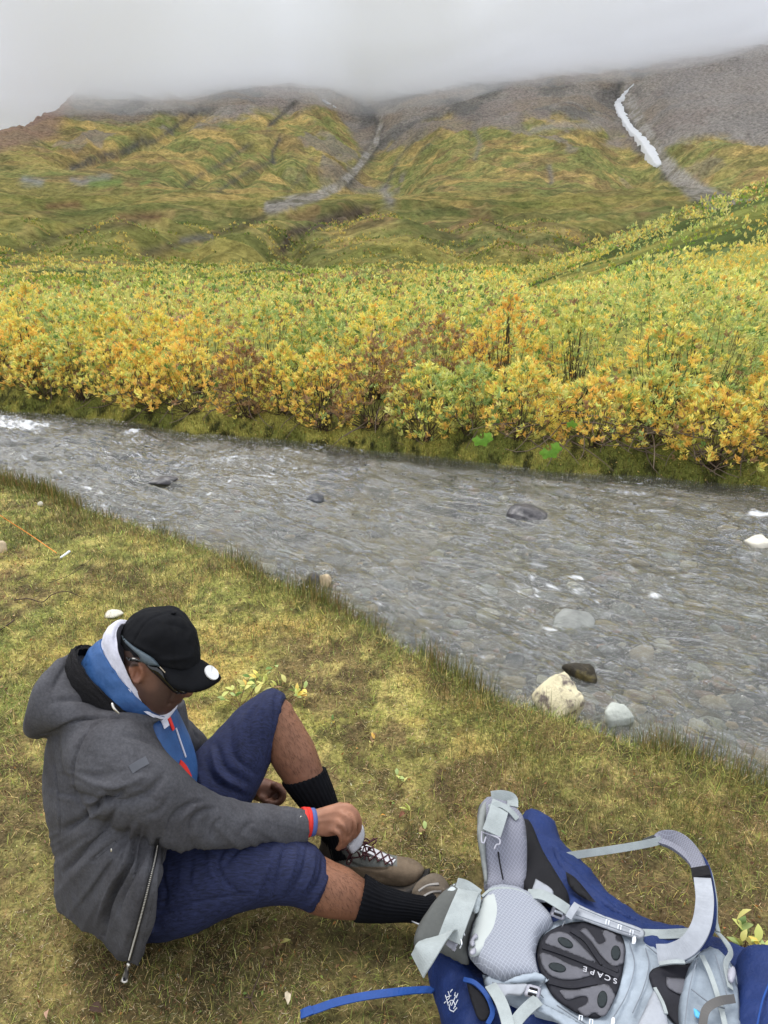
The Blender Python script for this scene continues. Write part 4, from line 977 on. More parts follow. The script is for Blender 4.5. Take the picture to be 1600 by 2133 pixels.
lh = [sloft([rg(528, 1627, 520, 1662, 2.38, .026), rg(548, 1621, 538, 1668, 2.38, .030), rg(570, 1628, 560, 1674, 2.38, .030), rg(582, 1642, 575, 1672, 2.38, .022)], 18)]
lh += [chain(px((570, 1634, 2.385-.018*i), (588+1*i, 1646+3*i, 2.385-.02*i), (586, 1664+2*i, 2.38-.02*i), (570, 1672+1.5*i, 2.385-.02*i)), [.0115, .0115, .0105, .0095], 9) for i in range(-1, 3)]
lh += [chain(px((545, 1660, 2.35), (560, 1672, 2.34), (578, 1674, 2.34)), [.013, .012, .010], 9)]
BV, BF, BE = fuse(head+[core, r_arm, l_arm, r_thigh, l_thigh, r_shank, l_shank, palm]+fingers+lh, .0048, 2)
BV = BV+normals(BV, BF)*((fbm(BV[:, 0]*90, BV[:, 1]*90, BV[:, 2]*90, seed=3, oct=2)-.5)*.0012)[:, None]
Tb = bvh(BV, BF)
BV = carve(BV, BF, [([(352, 1466), (364, 1466), (372, 1462)], .003, -.004), ([(362, 1440), (355, 1455), (352, 1468)], .004, -.003),
                    ([(718, 1690), (732, 1702), (736, 1728), (728, 1744)], .0030, -.0055), ([(712, 1708), (724, 1722), (726, 1745)], .0030, -.0055), ([(702, 1724), (714, 1736), (716, 1756)], .0030, -.005), ([(660, 1700), (690, 1692), (708, 1690)], .004, .0015), ([(660, 1712), (690, 1708), (706, 1708)], .004, .0015), ([(556, 1664), (570, 1656), (578, 1650)], .003, -.004), ([(283, 1392), (285, 1404), (281, 1412)], .0045, -.006)], Tb)
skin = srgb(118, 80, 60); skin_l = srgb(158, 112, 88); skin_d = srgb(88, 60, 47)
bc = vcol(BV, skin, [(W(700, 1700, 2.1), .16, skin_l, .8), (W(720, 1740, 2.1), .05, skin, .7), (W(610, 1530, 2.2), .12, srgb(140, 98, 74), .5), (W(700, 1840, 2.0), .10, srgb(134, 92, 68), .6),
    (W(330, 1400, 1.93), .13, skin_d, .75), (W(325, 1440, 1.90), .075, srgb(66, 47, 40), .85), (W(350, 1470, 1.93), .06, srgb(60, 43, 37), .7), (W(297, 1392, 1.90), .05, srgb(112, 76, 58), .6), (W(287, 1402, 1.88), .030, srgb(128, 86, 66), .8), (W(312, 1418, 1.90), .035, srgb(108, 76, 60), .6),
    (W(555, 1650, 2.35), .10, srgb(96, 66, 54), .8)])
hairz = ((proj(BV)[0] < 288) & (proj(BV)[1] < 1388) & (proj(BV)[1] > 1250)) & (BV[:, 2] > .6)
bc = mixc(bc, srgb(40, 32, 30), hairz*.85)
M_skin = material('brown_skin', attr=True, rough=.55, spec=.35, var=.16, vscale=26, bump=.5, bscale=260, bdist=.0008)
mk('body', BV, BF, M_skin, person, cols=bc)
# body hair on the shins: fine short strands
def shin_hair(nm, u0, u1, v0, v1, n, seed, dirpx):
    rs = np.random.default_rng(seed); P, Q = [], []
    for _ in range(n):
        h = cast(Tb, rs.uniform(u0, u1), rs.uniform(v0, v1))
        if h is None or h[0][2] > .62: continue
        a = h[0]; t = (dirpx[0]+rs.normal(0, .35))*Rv-(dirpx[1]+rs.normal(0, .35))*Uv; t = unit(t-(t@h[1])*h[1])
        P.append(np.array([a-h[1]*.0005, a+t*.006+h[1]*.0022, a+t*rs.uniform(.011, .017)+h[1]*.002]))
    V, F = tubes(np.array(P), np.array([.00024, .0002, .0001])); mk(nm, V, F, M_hair, person, kind='stuff')
M_hair = material('dark_body_hair', srgb(70, 48, 38), .6)
shin_hair('shin_hair', 560, 675, 1462, 1612, 620, 1, (.5, 1)); shin_hair('shin_hair', 640, 760, 1775, 1900, 420, 2, (.5, .9))

# --- cap
M_cap = material('black_cotton', srgb(17, 18, 21), .9, var=.3, vscale=10, bump=.6, bscale=300, bdist=.0008, spec=.15)
cap_r = [rg(250, 1336, 417, 1378, HD, .088, 0, 33), rg(253, 1318, 417, 1350, HD, .090, 0, 28), rg(266, 1292, 409, 1312, HD, .082, 0, 19), rg(290, 1274, 390, 1284, HD, .062, 0, 12), rg(322, 1266, 368, 1270, HD, .032, 0, 6), rg(340, 1265, 350, 1266, HD, .008, 0, 2)]
CV, CF, CE = fuse([sloft(cap_r, 48, 6, 2.1)], .0042, 3)
CV = CV+normals(CV, CF)*((fbm(CV[:, 0]*22, CV[:, 1]*22, CV[:, 2]*22, seed=12, oct=3)-.5)*.011)[:, None]
CV = carve(CV, CF, [([(355, 1277), (360, 1310), (362, 1345), (362, 1388)], .0028, -.0022), ([(350, 1275), (310, 1292), (285, 1325), (275, 1350)], .0028, -.0022), ([(362, 1276), (395, 1300), (412, 1345)], .0028, -.0020),
   ([(330, 1372), (365, 1374), (400, 1368)], .006, .004), ([(262, 1330), (300, 1352), (335, 1364)], .006, .003), ([(345, 1300), (375, 1305), (395, 1320)], .010, -.004)])
cap_o = mk('cap', CV, CF, M_cap, person)
mk('cap_button', *ell(W(362, 1277, HD-.03), Rv*.007, Fv*.007, Uv*.004, 2), M_cap, cap_o)
bd = lambda u, v: 1.852+.00105*(u-335)*.55+.0009*max(0, 1440-v)*.8+.00001*(v-1405)**2*.1
brimo = [(330, 1388), (345, 1414), (358, 1431), (378, 1440), (400, 1443), (425, 1438), (448, 1426), (461, 1413), (452, 1398), (436, 1384), (418, 1373), (404, 1378), (380, 1383), (355, 1385)]
V, F, n, _ = panel(brimo, bd, .005, puff=.010, puffw=.05, step=5)
brim = mk('brim', V, F, M_cap, cap_o)
Tbr = bvh(V, F)
def diskon(T, cu, cv, ru, rv, ang, off, nm, mat, parent, n=40):
    pts = []
    for k in range(n):
        a = 2*math.pi*k/n; x, y = ru*math.cos(a), rv*math.sin(a); uu, vv = cu+x*math.cos(ang)-y*math.sin(ang), cv+x*math.sin(ang)+y*math.cos(ang)
        h = cast(T, uu, vv)
        if h: pts.append((h[0], h[1]))
    P = np.array([p[0] for p in pts]); N = unit(np.array([p[1] for p in pts]).mean(0)); c = P.mean(0); k = len(P)
    V = np.r_[P+N*off, [c+N*off], P-N*.001]; F = [(k, i, (i+1) % k) for i in range(k)]+[(i, k+1+i, k+1+(i+1) % k, (i+1) % k) for i in range(k)]
    return mk(nm, V, F, mat, parent, smooth=False)
diskon(Tbr, 440, 1402, 17, 11.5, R_(48), .0042, 'round_sticker', material('white_print', srgb(206, 206, 206), .5), brim)

# --- sunglasses
M_frame = material('dark_teal_plastic', srgb(66, 78, 86), .35, spec=.5); M_lens = material('dark_lens', srgb(10, 10, 12), .08, spec=.6)
tp = [(253, 1322), (262, 1332), (280, 1347), (300, 1359), (320, 1372), (333, 1388), (326, 1388), (308, 1386), (294, 1378), (288, 1366), (274, 1353), (258, 1336)]
sd_ = lambda u, v: 1.872+.00035*abs(u-310)*.4
V, F, n, _ = panel(tp, sd_, .006, puff=.003, puffw=.01, step=4); glasses = mk('sunglasses', V, F, M_frame, person)
V, F, n, _ = panel([(300, 1380), (326, 1388), (338, 1394), (352, 1414), (368, 1436), (372, 1446), (360, 1441), (344, 1426), (326, 1408), (312, 1396)], lambda u, v: 1.873+.00055*max(0, u-320), .004, puff=.004, puffw=.02, step=4)
mk('lens', V, F, M_lens, glasses)
V, F, n, _ = panel([(368, 1432), (380, 1430), (390, 1434), (392, 1442), (382, 1446), (372, 1444)], lambda u, v: 1.915+.001*(u-368), .004, puff=.004, puffw=.02, step=4)
mk('lens', V, F, M_lens, glasses)
Pn = np.array([W(u, v, 1.866+.00055*max(0, u-320)) for u, v in smoothline([(333, 1389), (345, 1402), (360, 1422), (372, 1436), (384, 1441)], 5)])
ribbon(Pn, unit(CAM-Pn), .0022, .0014, 'lens_rim', material('champagne_metal', srgb(190, 178, 160), .3, metal=.8), glasses)
V, F, n, _ = panel([(262, 1369), (282, 1371), (300, 1378), (292, 1380), (276, 1377), (268, 1376)], lambda u, v: 1.880, .003, step=4); mk('temple_tip', V, F, M_lens, glasses)

# --- white hoodie collar, blue shell collar, their visible fronts
M_white = material('heather_white_fleece', srgb(200, 200, 212), .95, var=.12, vscale=90, bump=.7, bscale=120, bdist=.002, sheen=.2)
M_blue = material('blue_shell_fabric', srgb(52, 88, 138), .45, var=.15, vscale=14, bump=.6, bscale=26, bdist=.006, color2=srgb(34, 56, 98), c2scale=5, c2lo=.5, c2hi=.7)
M_red = material('red_fabric', srgb(214, 52, 44), .6, var=.1, vscale=30)
def shell(rings, thick, n=56, m=8):
    V, F = sloft(rings, n, m, 2.1, cap=False); k = len(V)
    F = np.array(F); N = normals(V, F); c = V.mean(0); N *= np.sign(((V-c)*N).sum(1).mean())
    kk = k//n; Vi = V-N*thick; Fi = F[:, ::-1]+k
    e1 = np.array([[j, (j+1) % n, (j+1) % n+k, j+k] for j in range(n)]); e2 = np.array([[(kk-1)*n+(j+1) % n, (kk-1)*n+j, (kk-1)*n+j+k, (kk-1)*n+(j+1) % n+k] for j in range(n)])
    return np.r_[V, Vi], np.r_[F, Fi, e1, e2]
V, F = shell([rg(196, 1368, 345, 1498, 1.98, .088, -14, 14), rg(214, 1340, 350, 1496, 1.975, .084, -26, 10), rg(236, 1306, 350, 1492, 1.97, .080, -42, 6), rg(256, 1291, 350, 1486, 1.968, .078, -50, 4), rg(264, 1298, 348, 1482, 1.966, .074, -46, 4)], .007)
V = V+normals(V, F)*((fbm(V[:, 0]*26, V[:, 1]*26, V[:, 2]*26, seed=31, oct=3)-.5)*.012)[:, None]
mk('hoodie_collar', V, F, M_white, person)
V, F = shell([rg(158, 1408, 322, 1512, 2.0, .104, -8, 16), rg(168, 1384, 336, 1506, 1.99, .100, -14, 14), rg(190, 1350, 346, 1500, 1.98, .094, -24, 10), rg(214, 1329, 352, 1494, 1.975, .088, -32, 8), rg(220, 1330, 350, 1490, 1.974, .084, -30, 8)], .004)
V = V+normals(V, F)*((fbm(V[:, 0]*15, V[:, 1]*34, V[:, 2]*20, seed=32, oct=3, ridged=True)-.6)*.010)[:, None]
mk('shell_collar', V, F, M_blue, person)
# front of the inner layers seen between the jacket flaps
Vc, Fc = sloft([rg(322, 1478, 360, 1494, 1.99, .06), rg(325, 1515, 372, 1532, 2.0, .085), rg(330, 1555, 390, 1578, 2.01, .10), rg(335, 1600, 402, 1628, 2.02, .11), rg(335, 1660, 395, 1690, 2.03, .11)], 40, 8)
mk('inner_shell', Vc, Fc, M_blue, person)
Tc = bvh(Vc, Fc)
for ln, w, mt, nm in (([(344, 1484), (352, 1500), (360, 1522)], .011, M_red, 'red_trim'), ([(372, 1590), (384, 1602), (395, 1624)], .020, M_red, 'red_trim'), ([(328, 1484), (340, 1500), (346, 1516)], .020, M_white, 'hoodie_front'), ([(364, 1515), (374, 1545), (386, 1580)], .004, M_white, 'piping')):
    P, N = onsurf(Tc, ln, .003, 6)
    if len(P) > 2: ribbon(P, N, w, .003, nm, mt, person)
V, F, n, _ = panel([(352, 1450), (364, 1438), (378, 1434), (381, 1440), (372, 1452), (366, 1470), (352, 1480), (344, 1470)], lambda u, v: 2.02, .006, puff=.008, puffw=.02, step=5); mk('collar_flap', V, F, M_blue, person)

# --- jacket
jr = [rg(122, 1893, 290, 2018, 2.005, .07, 0, 0, .07), rg(119, 1850, 304, 1965, 1.985, .12, 0, 0, .09), rg(117, 1800, 320, 1900, 1.985, .165, 0, 0, .10), rg(108, 1750, 338, 1825, 2.0, .185, 0, 0, .09), rg(96, 1690, 350, 1750, 2.03, .20, 0, 0), rg(89, 1630, 362, 1680, 2.04, .205, 0, 0), rg(92, 1572, 362, 1612, 2.04, .21, 0, 0), rg(106, 1525, 352, 1556, 2.04, .195, 0, 0), rg(148, 1488, 335, 1512, 2.03, .155, 0, 0), rg(205, 1466, 318, 1488, 2.01, .10, 0, 0)]
tors = sloft(jr, 48, 6, 2.35)
slr = sloft([rg(235, 1468, 150, 1540, 1.98, .08), rg(283, 1498, 150, 1612, 1.90, .088), rg(336, 1556, 190, 1680, 1.875, .088), rg(386, 1608, 270, 1726, 1.89, .080), rg(432, 1652, 360, 1756, 1.935, .068), rg(488, 1671, 448, 1760, 1.985, .058), rg(560, 1680, 545, 1752, 2.04, .049), rg(628, 1686, 622, 1754, 2.085, .043), rg(640, 1687, 634, 1753, 2.092, .042)], 40, 6)
sll = sloft([rg(330, 1482, 318, 1580, 2.18, .08), rg(378, 1488, 350, 1600, 2.25, .075), rg(412, 1520, 385, 1630, 2.31, .066), rg(455, 1572, 430, 1650, 2.36, .056), rg(520, 1618, 510, 1668, 2.385, .042)], 32, 6)
flap = sloft([rg(355, 1462, 384, 1462, 2.10, .03), rg(352, 1500, 388, 1498, 2.11, .05), rg(360, 1550, 392, 1545, 2.12, .055), rg(360, 1600, 402, 1590, 2.13, .06)], 24, 6)
hood = sloft([rg(330, 1482, 345, 1500, 1.95, .03), rg(296, 1470, 300, 1506, 1.955, .075), rg(245, 1458, 240, 1508, 1.97, .12), rg(190, 1410, 190, 1512, 1.99, .145), rg(148, 1362, 140, 1520, 2.0, .15), rg(108, 1420, 104, 1532, 2.01, .125), rg(76, 1462, 80, 1528, 2.01, .085), rg(62, 1482, 66, 1514, 2.01, .04)], 40, 6)
JV, JF, JE = fuse([tors, slr, sll, flap, hood], .0052, 5)
Nj = normals(JV, JF)
JV = JV+Nj*((fbm(JV[:, 0]*9, JV[:, 1]*9, JV[:, 2]*6, seed=41, oct=3)-.5)*.022+(fbm(JV[:, 0]*30, JV[:, 1]*30, JV[:, 2]*18, seed=44, oct=2)-.5)*.005)[:, None]
uj, vj, _ = proj(JV); phi = np.arctan2(vj-1630, uj-345); rad = np.hypot(vj-1630, uj-345)
pm = sstep(1700, 1760, vj)*sstep(80, 150, rad)*(JV[:, 1] < 1.9)
JV = JV+Nj*(pm*.020*(fbm(phi*7.5, rad/260, seed=47, oct=2, ridged=True)-.62))[:, None]
em_ = np.exp(-(((uj-400)/70)**2+((vj-1705)/70)**2)); ax_ = (uj*.95+vj*.30)/13.0+fbm(uj/40, vj/40, seed=49, oct=2)*3
JV = JV+Nj*(em_*.006*np.sin(ax_))[:, None]
ux_ = np.exp(-(((uj-215)/110)**2+((vj-1640)/60)**2)); JV = JV+Nj*(ux_*.007*(fbm(uj/70+vj/60, (vj*1.0-uj*.35)/16, seed=48, oct=3, ridged=True)-.6)*2)[:, None]
JV = laplace(JV, JE, 1)
S_ = .0036
folds = [
 ([(256, 1494), (215, 1498), (178, 1530), (156, 1580), (152, 1625), (160, 1652)], S_, -.0045), ([(113, 1590), (119, 1640), (124, 1700), (124, 1735)], S_, -.004), ([(120, 1652), (145, 1656), (175, 1657)], S_, -.003),
 ([(80, 1532), (110, 1526), (160, 1502), (215, 1492), (300, 1494)], .007, -.010), ([(160, 1402), (185, 1440), (235, 1466), (290, 1478), (335, 1492)], .005, -.003), ([(110, 1440), (125, 1410), (140, 1385)], .010, -.005), ([(115, 1460), (170, 1455), (215, 1470)], .014, -.008),
 ([(260, 1645), (215, 1672), (170, 1708), (128, 1732)], .013, -.022), ([(250, 1668), (210, 1735), (165, 1780), (130, 1820)], .013, -.014), ([(225, 1668), (190, 1700), (150, 1722)], .012, .010), ([(280, 1705), (250, 1760), (195, 1850), (150, 1905)], .012, -.008),
 ([(292, 1722), (268, 1800), (228, 1880), (216, 1950)], .010, -.018), ([(305, 1728), (290, 1790), (262, 1850), (245, 1900)], .012, -.014), ([(278, 1722), (262, 1790), (225, 1860), (200, 1930)], .010, .010), ([(320, 1740), (300, 1830), (275, 1920), (255, 1985)], .010, .006),
 ([(268, 1730), (252, 1800), (236, 1860), (224, 1905)], S_, -.004), ([(192, 1793), (212, 1776), (243, 1752)], S_, -.005),
 ([(158, 1655), (230, 1672), (300, 1656), (345, 1612)], .014, -.010), ([(165, 1620), (235, 1640), (300, 1620)], .016, .006), ([(350, 1730), (362, 1700), (400, 1672), (430, 1668)], .009, -.010), ([(395, 1745), (398, 1712), (420, 1690), (450, 1684)], .008, -.009), ([(376, 1738), (378, 1705), (408, 1682)], .008, .006),
 ([(440, 1745), (446, 1720), (462, 1705)], .008, -.006), ([(300, 1700), (330, 1690), (360, 1650)], .012, -.006), ([(500, 1740), (515, 1720), (530, 1712)], .010, -.004), ([(250, 1530), (300, 1540), (340, 1560)], .014, -.006), ([(395, 1540), (400, 1560), (390, 1590)], .008, -.008), ([(402, 1520), (415, 1540)], .008, -.005),
 ([(590, 1690), (640, 1690)], .004, .003), ([(618, 1690), (616, 1750)], .0036, -.002)]
folds = [(l, (w*.72 if w > .005 else w*.95), h*1.45) for l, w, h in folds]
JV = carve(JV, JF, folds)
JV[:, 2] = np.maximum(JV[:, 2], .012+.004*fbm(JV[:, 0]*40, JV[:, 1]*40, seed=5, oct=1))
M_jack = material('charcoal_wool_jacket', srgb(76, 76, 80), .95, var=.30, vscale=150, bump=.8, bscale=320, bdist=.0012, color2=srgb(62, 61, 64), c2scale=9, c2lo=.45, c2hi=.7)
jacket = mk('jacket', JV, JF, M_jack, person)
Tj = bvh(JV, JF)
# lining of the hood (black pile)
V, F = shell([rg(134, 1430, 316, 1522, 2.01, .114, -20, 16), rg(140, 1385, 324, 1518, 2.0, .113, -32, 18), rg(156, 1350, 330, 1512, 1.99, .110, -38, 18), rg(166, 1344, 332, 1508, 1.985, .104, -34, 16)], .010)
V = V+np.random.default_rng(4).normal(0, .0012, V.shape)
mk('hood_lining', V, F, material('black_pile_lining', srgb(26, 25, 27), 1.0, var=.7, vscale=240, bump=1, bscale=300, bdist=.004), jacket)
M_dark = material('dark_trim', srgb(38, 38, 40), .6); M_metal = material('bright_metal', srgb(205, 200, 190), .28, metal=.9)
zl = [(330, 1742), (322, 1790), (308, 1850), (294, 1905), (280, 1960), (268, 2004)]
P, N = onsurf(Tj, zl, .0015, 10); z_o = ribbon(P, N, .011, .0022, 'zipper', M_dark, jacket)
P2 = crom(P[::3], 3); rows = []; Vt, Ft = [], []
Pd = np.array([P[0]+(P[-1]-P[0])*0]); 
cl = np.r_[0, np.cumsum(np.linalg.norm(np.diff(P, axis=0), axis=1))]; tt = np.arange(.05, cl[-1], .0042)
Pt = np.stack([np.interp(tt, cl, P[:, c]) for c in range(3)], 1); Nt = unit(np.stack([np.interp(tt, cl, N[:, c]) for c in range(3)], 1)); Tt = unit(np.gradient(Pt, axis=0)); St = np.cross(Tt, Nt)
cube = np.array([(a, b, c) for a in (-1, 1) for b in (-1, 1) for c in (-1, 1)]); cf = np.array([(0, 1, 3, 2), (4, 6, 7, 5), (0, 4, 5, 1), (2, 3, 7, 6), (0, 2, 6, 4), (1, 5, 7, 3)])
V = Pt[:, None]+Nt[:, None]*.0012+cube[None, :, :1]*Tt[:, None]*.0011+cube[None, :, 1:2]*St[:, None]*.0022+cube[None, :, 2:]*Nt[:, None]*.0010
mk('zipper_teeth', V.reshape(-1, 3), (cf[None]+(np.arange(len(Pt))*8)[:, None, None]).reshape(-1, 4), M_metal, z_o, smooth=False, kind='stuff')
V, F, n, _ = panel([(262, 2014), (268, 2013), (268, 2032), (266, 2046), (258, 2049), (251, 2044), (256, 2030)], lambda u, v: dz(u, v, .030), .002, step=4, spline=False); pull = mk('zipper_pull', V, F, M_metal, jacket, smooth=False)
V, F, n, _ = panel([(256, 2037), (261, 2036), (262, 2042), (257, 2044)], lambda u, v: dz(u, v, .030)-.0022, .0008, step=3, spline=False); mk('pull_hole', V, F, M_dark, pull, smooth=False)
mk('zipper_slider', *ell(W(268, 2010, dz(268, 2010, .033)), Rv*.006, Fv*.005, Uv*.008, 2), M_metal, jacket)
for nm, l, w, t in (('placket_seam', [(346, 1748), (334, 1810), (320, 1870), (305, 1935), (292, 2000)], .0016, .0016), ('sleeve_patch', [(271, 1604), (290, 1592), (308, 1583)], .020, .0024), ('pocket_welt', [(194, 1791), (214, 1775), (243, 1752)], .006, .003)):
    P, N = onsurf(Tj, l, .0012, 8); 
    if len(P) > 2: ribbon(P, N, w, t, nm, material('smooth_grey_patch', srgb(84, 86, 92), .5) if nm == 'sleeve_patch' else M_jack, jacket)
h = cast(Tj, 627, 1702); 
if h: mk('cuff_snap', *ell(h[0], unit(np.cross(h[1], Uv))*.0035, Uv*.0035, h[1]*.002, 2), M_metal, jacket)
Pk = px((234, 1466, 1.86), (238, 1476, 1.855), (248, 1486, 1.86)); V, F = chain(Pk, [.0035, .0035, .0025], 8); mk('cord_end', V, F, M_metal, jacket)
h = cast(Tj, 232, 1772)
if h: mk('pocket_zip_pull', *ell(h[0], Rv*.0022, h[1]*.001, Uv*.006, 2), M_metal, jacket)
# cuffs of the layers below, at the wrist
def cuff(nm, f, r, w, mat):
    a, b = W(600, 1716, 2.075), W(655, 1712, 2.105); c = a+(b-a)*f; T_ = unit(b-a); s1 = unit(np.cross(T_, Fv)); s2 = np.cross(T_, s1); P = []
    V = []; n = 30; prof = [(-w, r*.9), (-w, r), (0, r*1.02), (w, r), (w, r*.9)]
    for o_, rr in prof: V += [c+T_*o_+rr*(math.cos(x)*s1*1.06+math.sin(x)*s2*.9) for x in np.linspace(0, 2*math.pi, n, endpoint=False)]
    mk(nm, np.array(V), gridfaces(5, n, True), mat, person)
cuff('red_cuff', .70, .0375, .008, M_red); cuff('blue_cuff', .88, .0350, .008, material('slate_blue_cuff', srgb(80, 96, 150), .7))
cuff('red_cuff', .60, .0385, .006, M_red)

# --- shorts
sh_r = sloft([rg(262, 1775, 250, 1955, 2.09, .07), rg(330, 1758, 318, 1960, 2.07, .085), rg(425, 1745, 405, 1938, 2.05, .10), rg(518, 1737, 492, 1896, 2.045, .095), rg(598, 1743, 558, 1877, 2.05, .084), rg(655, 1764, 606, 1880, 2.055, .073), rg(688, 1806, 644, 1891, 2.06, .066), rg(684, 1812, 648, 1884, 2.06, .06)], 56, 10, 2.15)
sh_l = sloft([rg(310, 1690, 360, 1830, 2.16, .13), rg(388, 1590, 450, 1745, 2.19, .115), rg(428, 1548, 510, 1688, 2.21, .105), rg(472, 1500, 538, 1640, 2.23, .096), rg(522, 1456, 556, 1600, 2.245, .088), rg(566, 1436, 566, 1584, 2.25, .080), rg(593, 1450, 568, 1578, 2.25, .068), rg(590, 1462, 568, 1568, 2.25, .06)], 56, 10, 2.15)
pel = sloft([rg(180, 1830, 240, 1940, 2.12, .09), rg(260, 1790, 310, 1935, 2.12, .09), rg(330, 1780, 380, 1920, 2.09, .14)], 40, 6)
SV, SF, SE = fuse([sh_r, sh_l, pel], .0048, 4)
Ns = normals(SV, SF); su_, sv_, sd2 = proj(SV)
right_m = sstep(0, 60, (sv_-1720)+.0*su_)
wr = .008*(fbm(SV[:, 0]*13, SV[:, 1]*7, SV[:, 2]*7, seed=61, oct=3, ridged=True)-.6)
SV = SV+Ns*wr[:, None]
fr_ = [([(672, 1775), (668, 1825), (640, 1876)], .006, -.007), ([(656, 1768), (650, 1820), (622, 1872)], .006, .006), ([(640, 1758), (632, 1810), (604, 1868)], .006, -.008), ([(618, 1750), (612, 1800), (588, 1868)], .008, .006), ([(600, 1745), (588, 1790), (570, 1868)], .007, -.009), ([(575, 1745), (560, 1800), (535, 1860), (530, 1876)], .009, .006),
  ([(470, 1760), (452, 1800), (470, 1840), (500, 1865)], .008, -.009), ([(540, 1742), (500, 1765), (460, 1810)], .009, -.007), ([(440, 1750), (438, 1800), (460, 1850)], .010, .006), ([(330, 1900), (400, 1882), (480, 1868), (520, 1862)], .005, -.005), ([(335, 1820), (345, 1860), (335, 1905)], .010, -.006), ([(400, 1780), (395, 1830), (405, 1870)], .012, -.004), ([(690, 1806), (672, 1850), (646, 1886)], .005, .004),
  ([(545, 1450), (520, 1500), (520, 1570)], .008, -.007), ([(530, 1462), (500, 1520), (505, 1600)], .009, .006), ([(560, 1445), (545, 1500), (545, 1580)], .006, -.006), ([(450, 1550), (470, 1600), (520, 1635)], .010, -.010), ([(425, 1580), (450, 1630), (515, 1660)], .010, -.010), ([(440, 1560), (460, 1615), (515, 1648)], .009, .008), ([(480, 1510), (485, 1570), (535, 1615)], .009, -.008), ([(585, 1450), (580, 1510), (566, 1570)], .004, .004), ([(574, 1448), (570, 1510), (556, 1585)], .004, -.004), ([(410, 1600), (430, 1650), (500, 1680)], .010, .007)]
SV = carve(SV, SF, fr_); SV[:, 2] = np.maximum(SV[:, 2], .006)
M_short = material('navy_heather_jersey', srgb(31, 37, 66), .8, var=.75, vscale=60, stretch=(.6, 5.5, 2.2), bump=.2, bscale=160, bdist=.0004)
mk('shorts', SV, SF, M_short, person)

# --- socks
def ribbed(rings, nm, minz=None):
    V, F = sloft(rings, 120, 9, 2.1); N = normals(V, np.array([f if len(f) == 4 else (*f, f[0]) for f in F])); j = np.arange(len(V)) % 120
    V = V+N*(np.where(j % 4 < 2, .0009, -.0009))[:, None]; return mk(nm, V, [tuple(map(int, f)) for f in F], M_sock, person)
M_sock = material('black_knit_sock', srgb(13, 14, 18), .95, var=.3, vscale=60, bump=.5, bscale=300, bdist=.001, spec=.15)
ribbed([rg(763, 1826, 738, 1914, 2.062, .056), rg(770, 1830, 745, 1915, 2.062, .056), rg(805, 1850, 790, 1917, 2.066, .048), rg(850, 1864, 842, 1916, 2.07, .040), rg(888, 1870, 880, 1920, 2.075, .036), rg(903, 1862, 902, 1915, 2.09, .034)], 'sock')
ribbed([rg(588, 1629, 679, 1602, 2.25, .055), rg(592, 1637, 682, 1611, 2.25, .055), rg(618, 1671, 697, 1650, 2.25, .047), rg(650, 1709, 711, 1696, 2.255, .038), rg(672, 1748, 722, 1738, 2.26, .036), rg(682, 1785, 735, 1780, 2.26, .033)], 'sock')

# --- boots
M_suede = material('scuffed_brown_suede', srgb(98, 88, 76), .9, var=.3, vscale=22, bump=.8, bscale=90, bdist=.0015, color2=srgb(84, 74, 64), c2scale=16, c2lo=.5, c2hi=.68)
M_mesh = material('grey_boot_panel', srgb(104, 108, 106), .85, var=.25, vscale=40, bump=.6, bscale=200, bdist=.001); M_sole = material('black_rubber_sole', srgb(34, 32, 32), .7, var=.4, vscale=30, color2=srgb(96, 84, 68), c2scale=12, c2lo=.55, c2hi=.75); M_lace = material('maroon_lace', srgb(66, 34, 38), .8, var=.5, vscale=200)
M_tong = material('silver_grey_tongue', srgb(186, 186, 190), .6, var=.15, vscale=30, bump=.5, bscale=90, bdist=.001)
def boot(main):
    b = [rg(666, 1762, 664, 1806, 2.285, .018), rg(678, 1742, 676, 1816, 2.28, .035), rg(705, 1738, 700, 1822, 2.275, .039), rg(735, 1752, 728, 1828, 2.27, .039), rg(772, 1767, 760, 1836, 2.255, .040), rg(815, 1784, 803, 1843, 2.245, .044), rg(850, 1790, 842, 1845, 2.235, .045), rg(872, 1801, 866, 1838, 2.23, .038), rg(884, 1812, 880, 1826, 2.225, .018)]
    shaft = [rg(668, 1742, 742, 1748, 2.268, .043), rg(668, 1765, 745, 1775, 2.27, .042), rg(672, 1800, 740, 1810, 2.27, .035)]
    sole = [rg(662, 1800, 662, 1816, 2.285, .022), rg(675, 1812, 674, 1833, 2.28, .042), rg(720, 1822, 718, 1842, 2.27, .044), rg(765, 1828, 763, 1853, 2.248, .048), rg(808, 1834, 806, 1861, 2.235, .054), rg(845, 1836, 845, 1862, 2.225, .056), rg(878, 1822, 880, 1852, 2.22, .046), rg(893, 1812, 895, 1834, 2.215, .022)]
    return b, shaft, sole
b, shaft, sole = boot(True)
V1, F1, E1 = fuse([sloft(b, 36, 6), sloft(shaft, 36, 4)], .0042, 3)
V1 = carve(V1, F1, [([(826, 1782), (815, 1802), (795, 1812), (750, 1806), (725, 1794)], .0032, -.003), ([(690, 1765), (720, 1790), (735, 1800)], .0032, -.003), ([(700, 1750), (712, 1780), (740, 1830)], .0032, -.003), ([(760, 1815), (820, 1838)], .008, -.002)])
u1, v1, _ = proj(V1); bcm = np.broadcast_to(srgb(104, 90, 74), V1.shape).copy()
pan = ((v1 < 1806-(u1-740)*.02) & (u1 < 826) & (u1 > 690)); bcm = mixc(bcm, srgb(92, 96, 94), pan*.9); bcm = mixc(bcm, srgb(40, 40, 42), (u1 < 706)*(v1 < 1800)*.8)
bootl = mk('hiking_boot', V1, F1, material('boot_upper', attr=True, rough=.88, var=.32, vscale=24, bump=.8, bscale=90, bdist=.0015), person, cols=bcm)
Vs, Fs = sloft(sole, 60, 10, 3.2, minz=.001); mk('sole', Vs, Fs, M_sole, bootl)
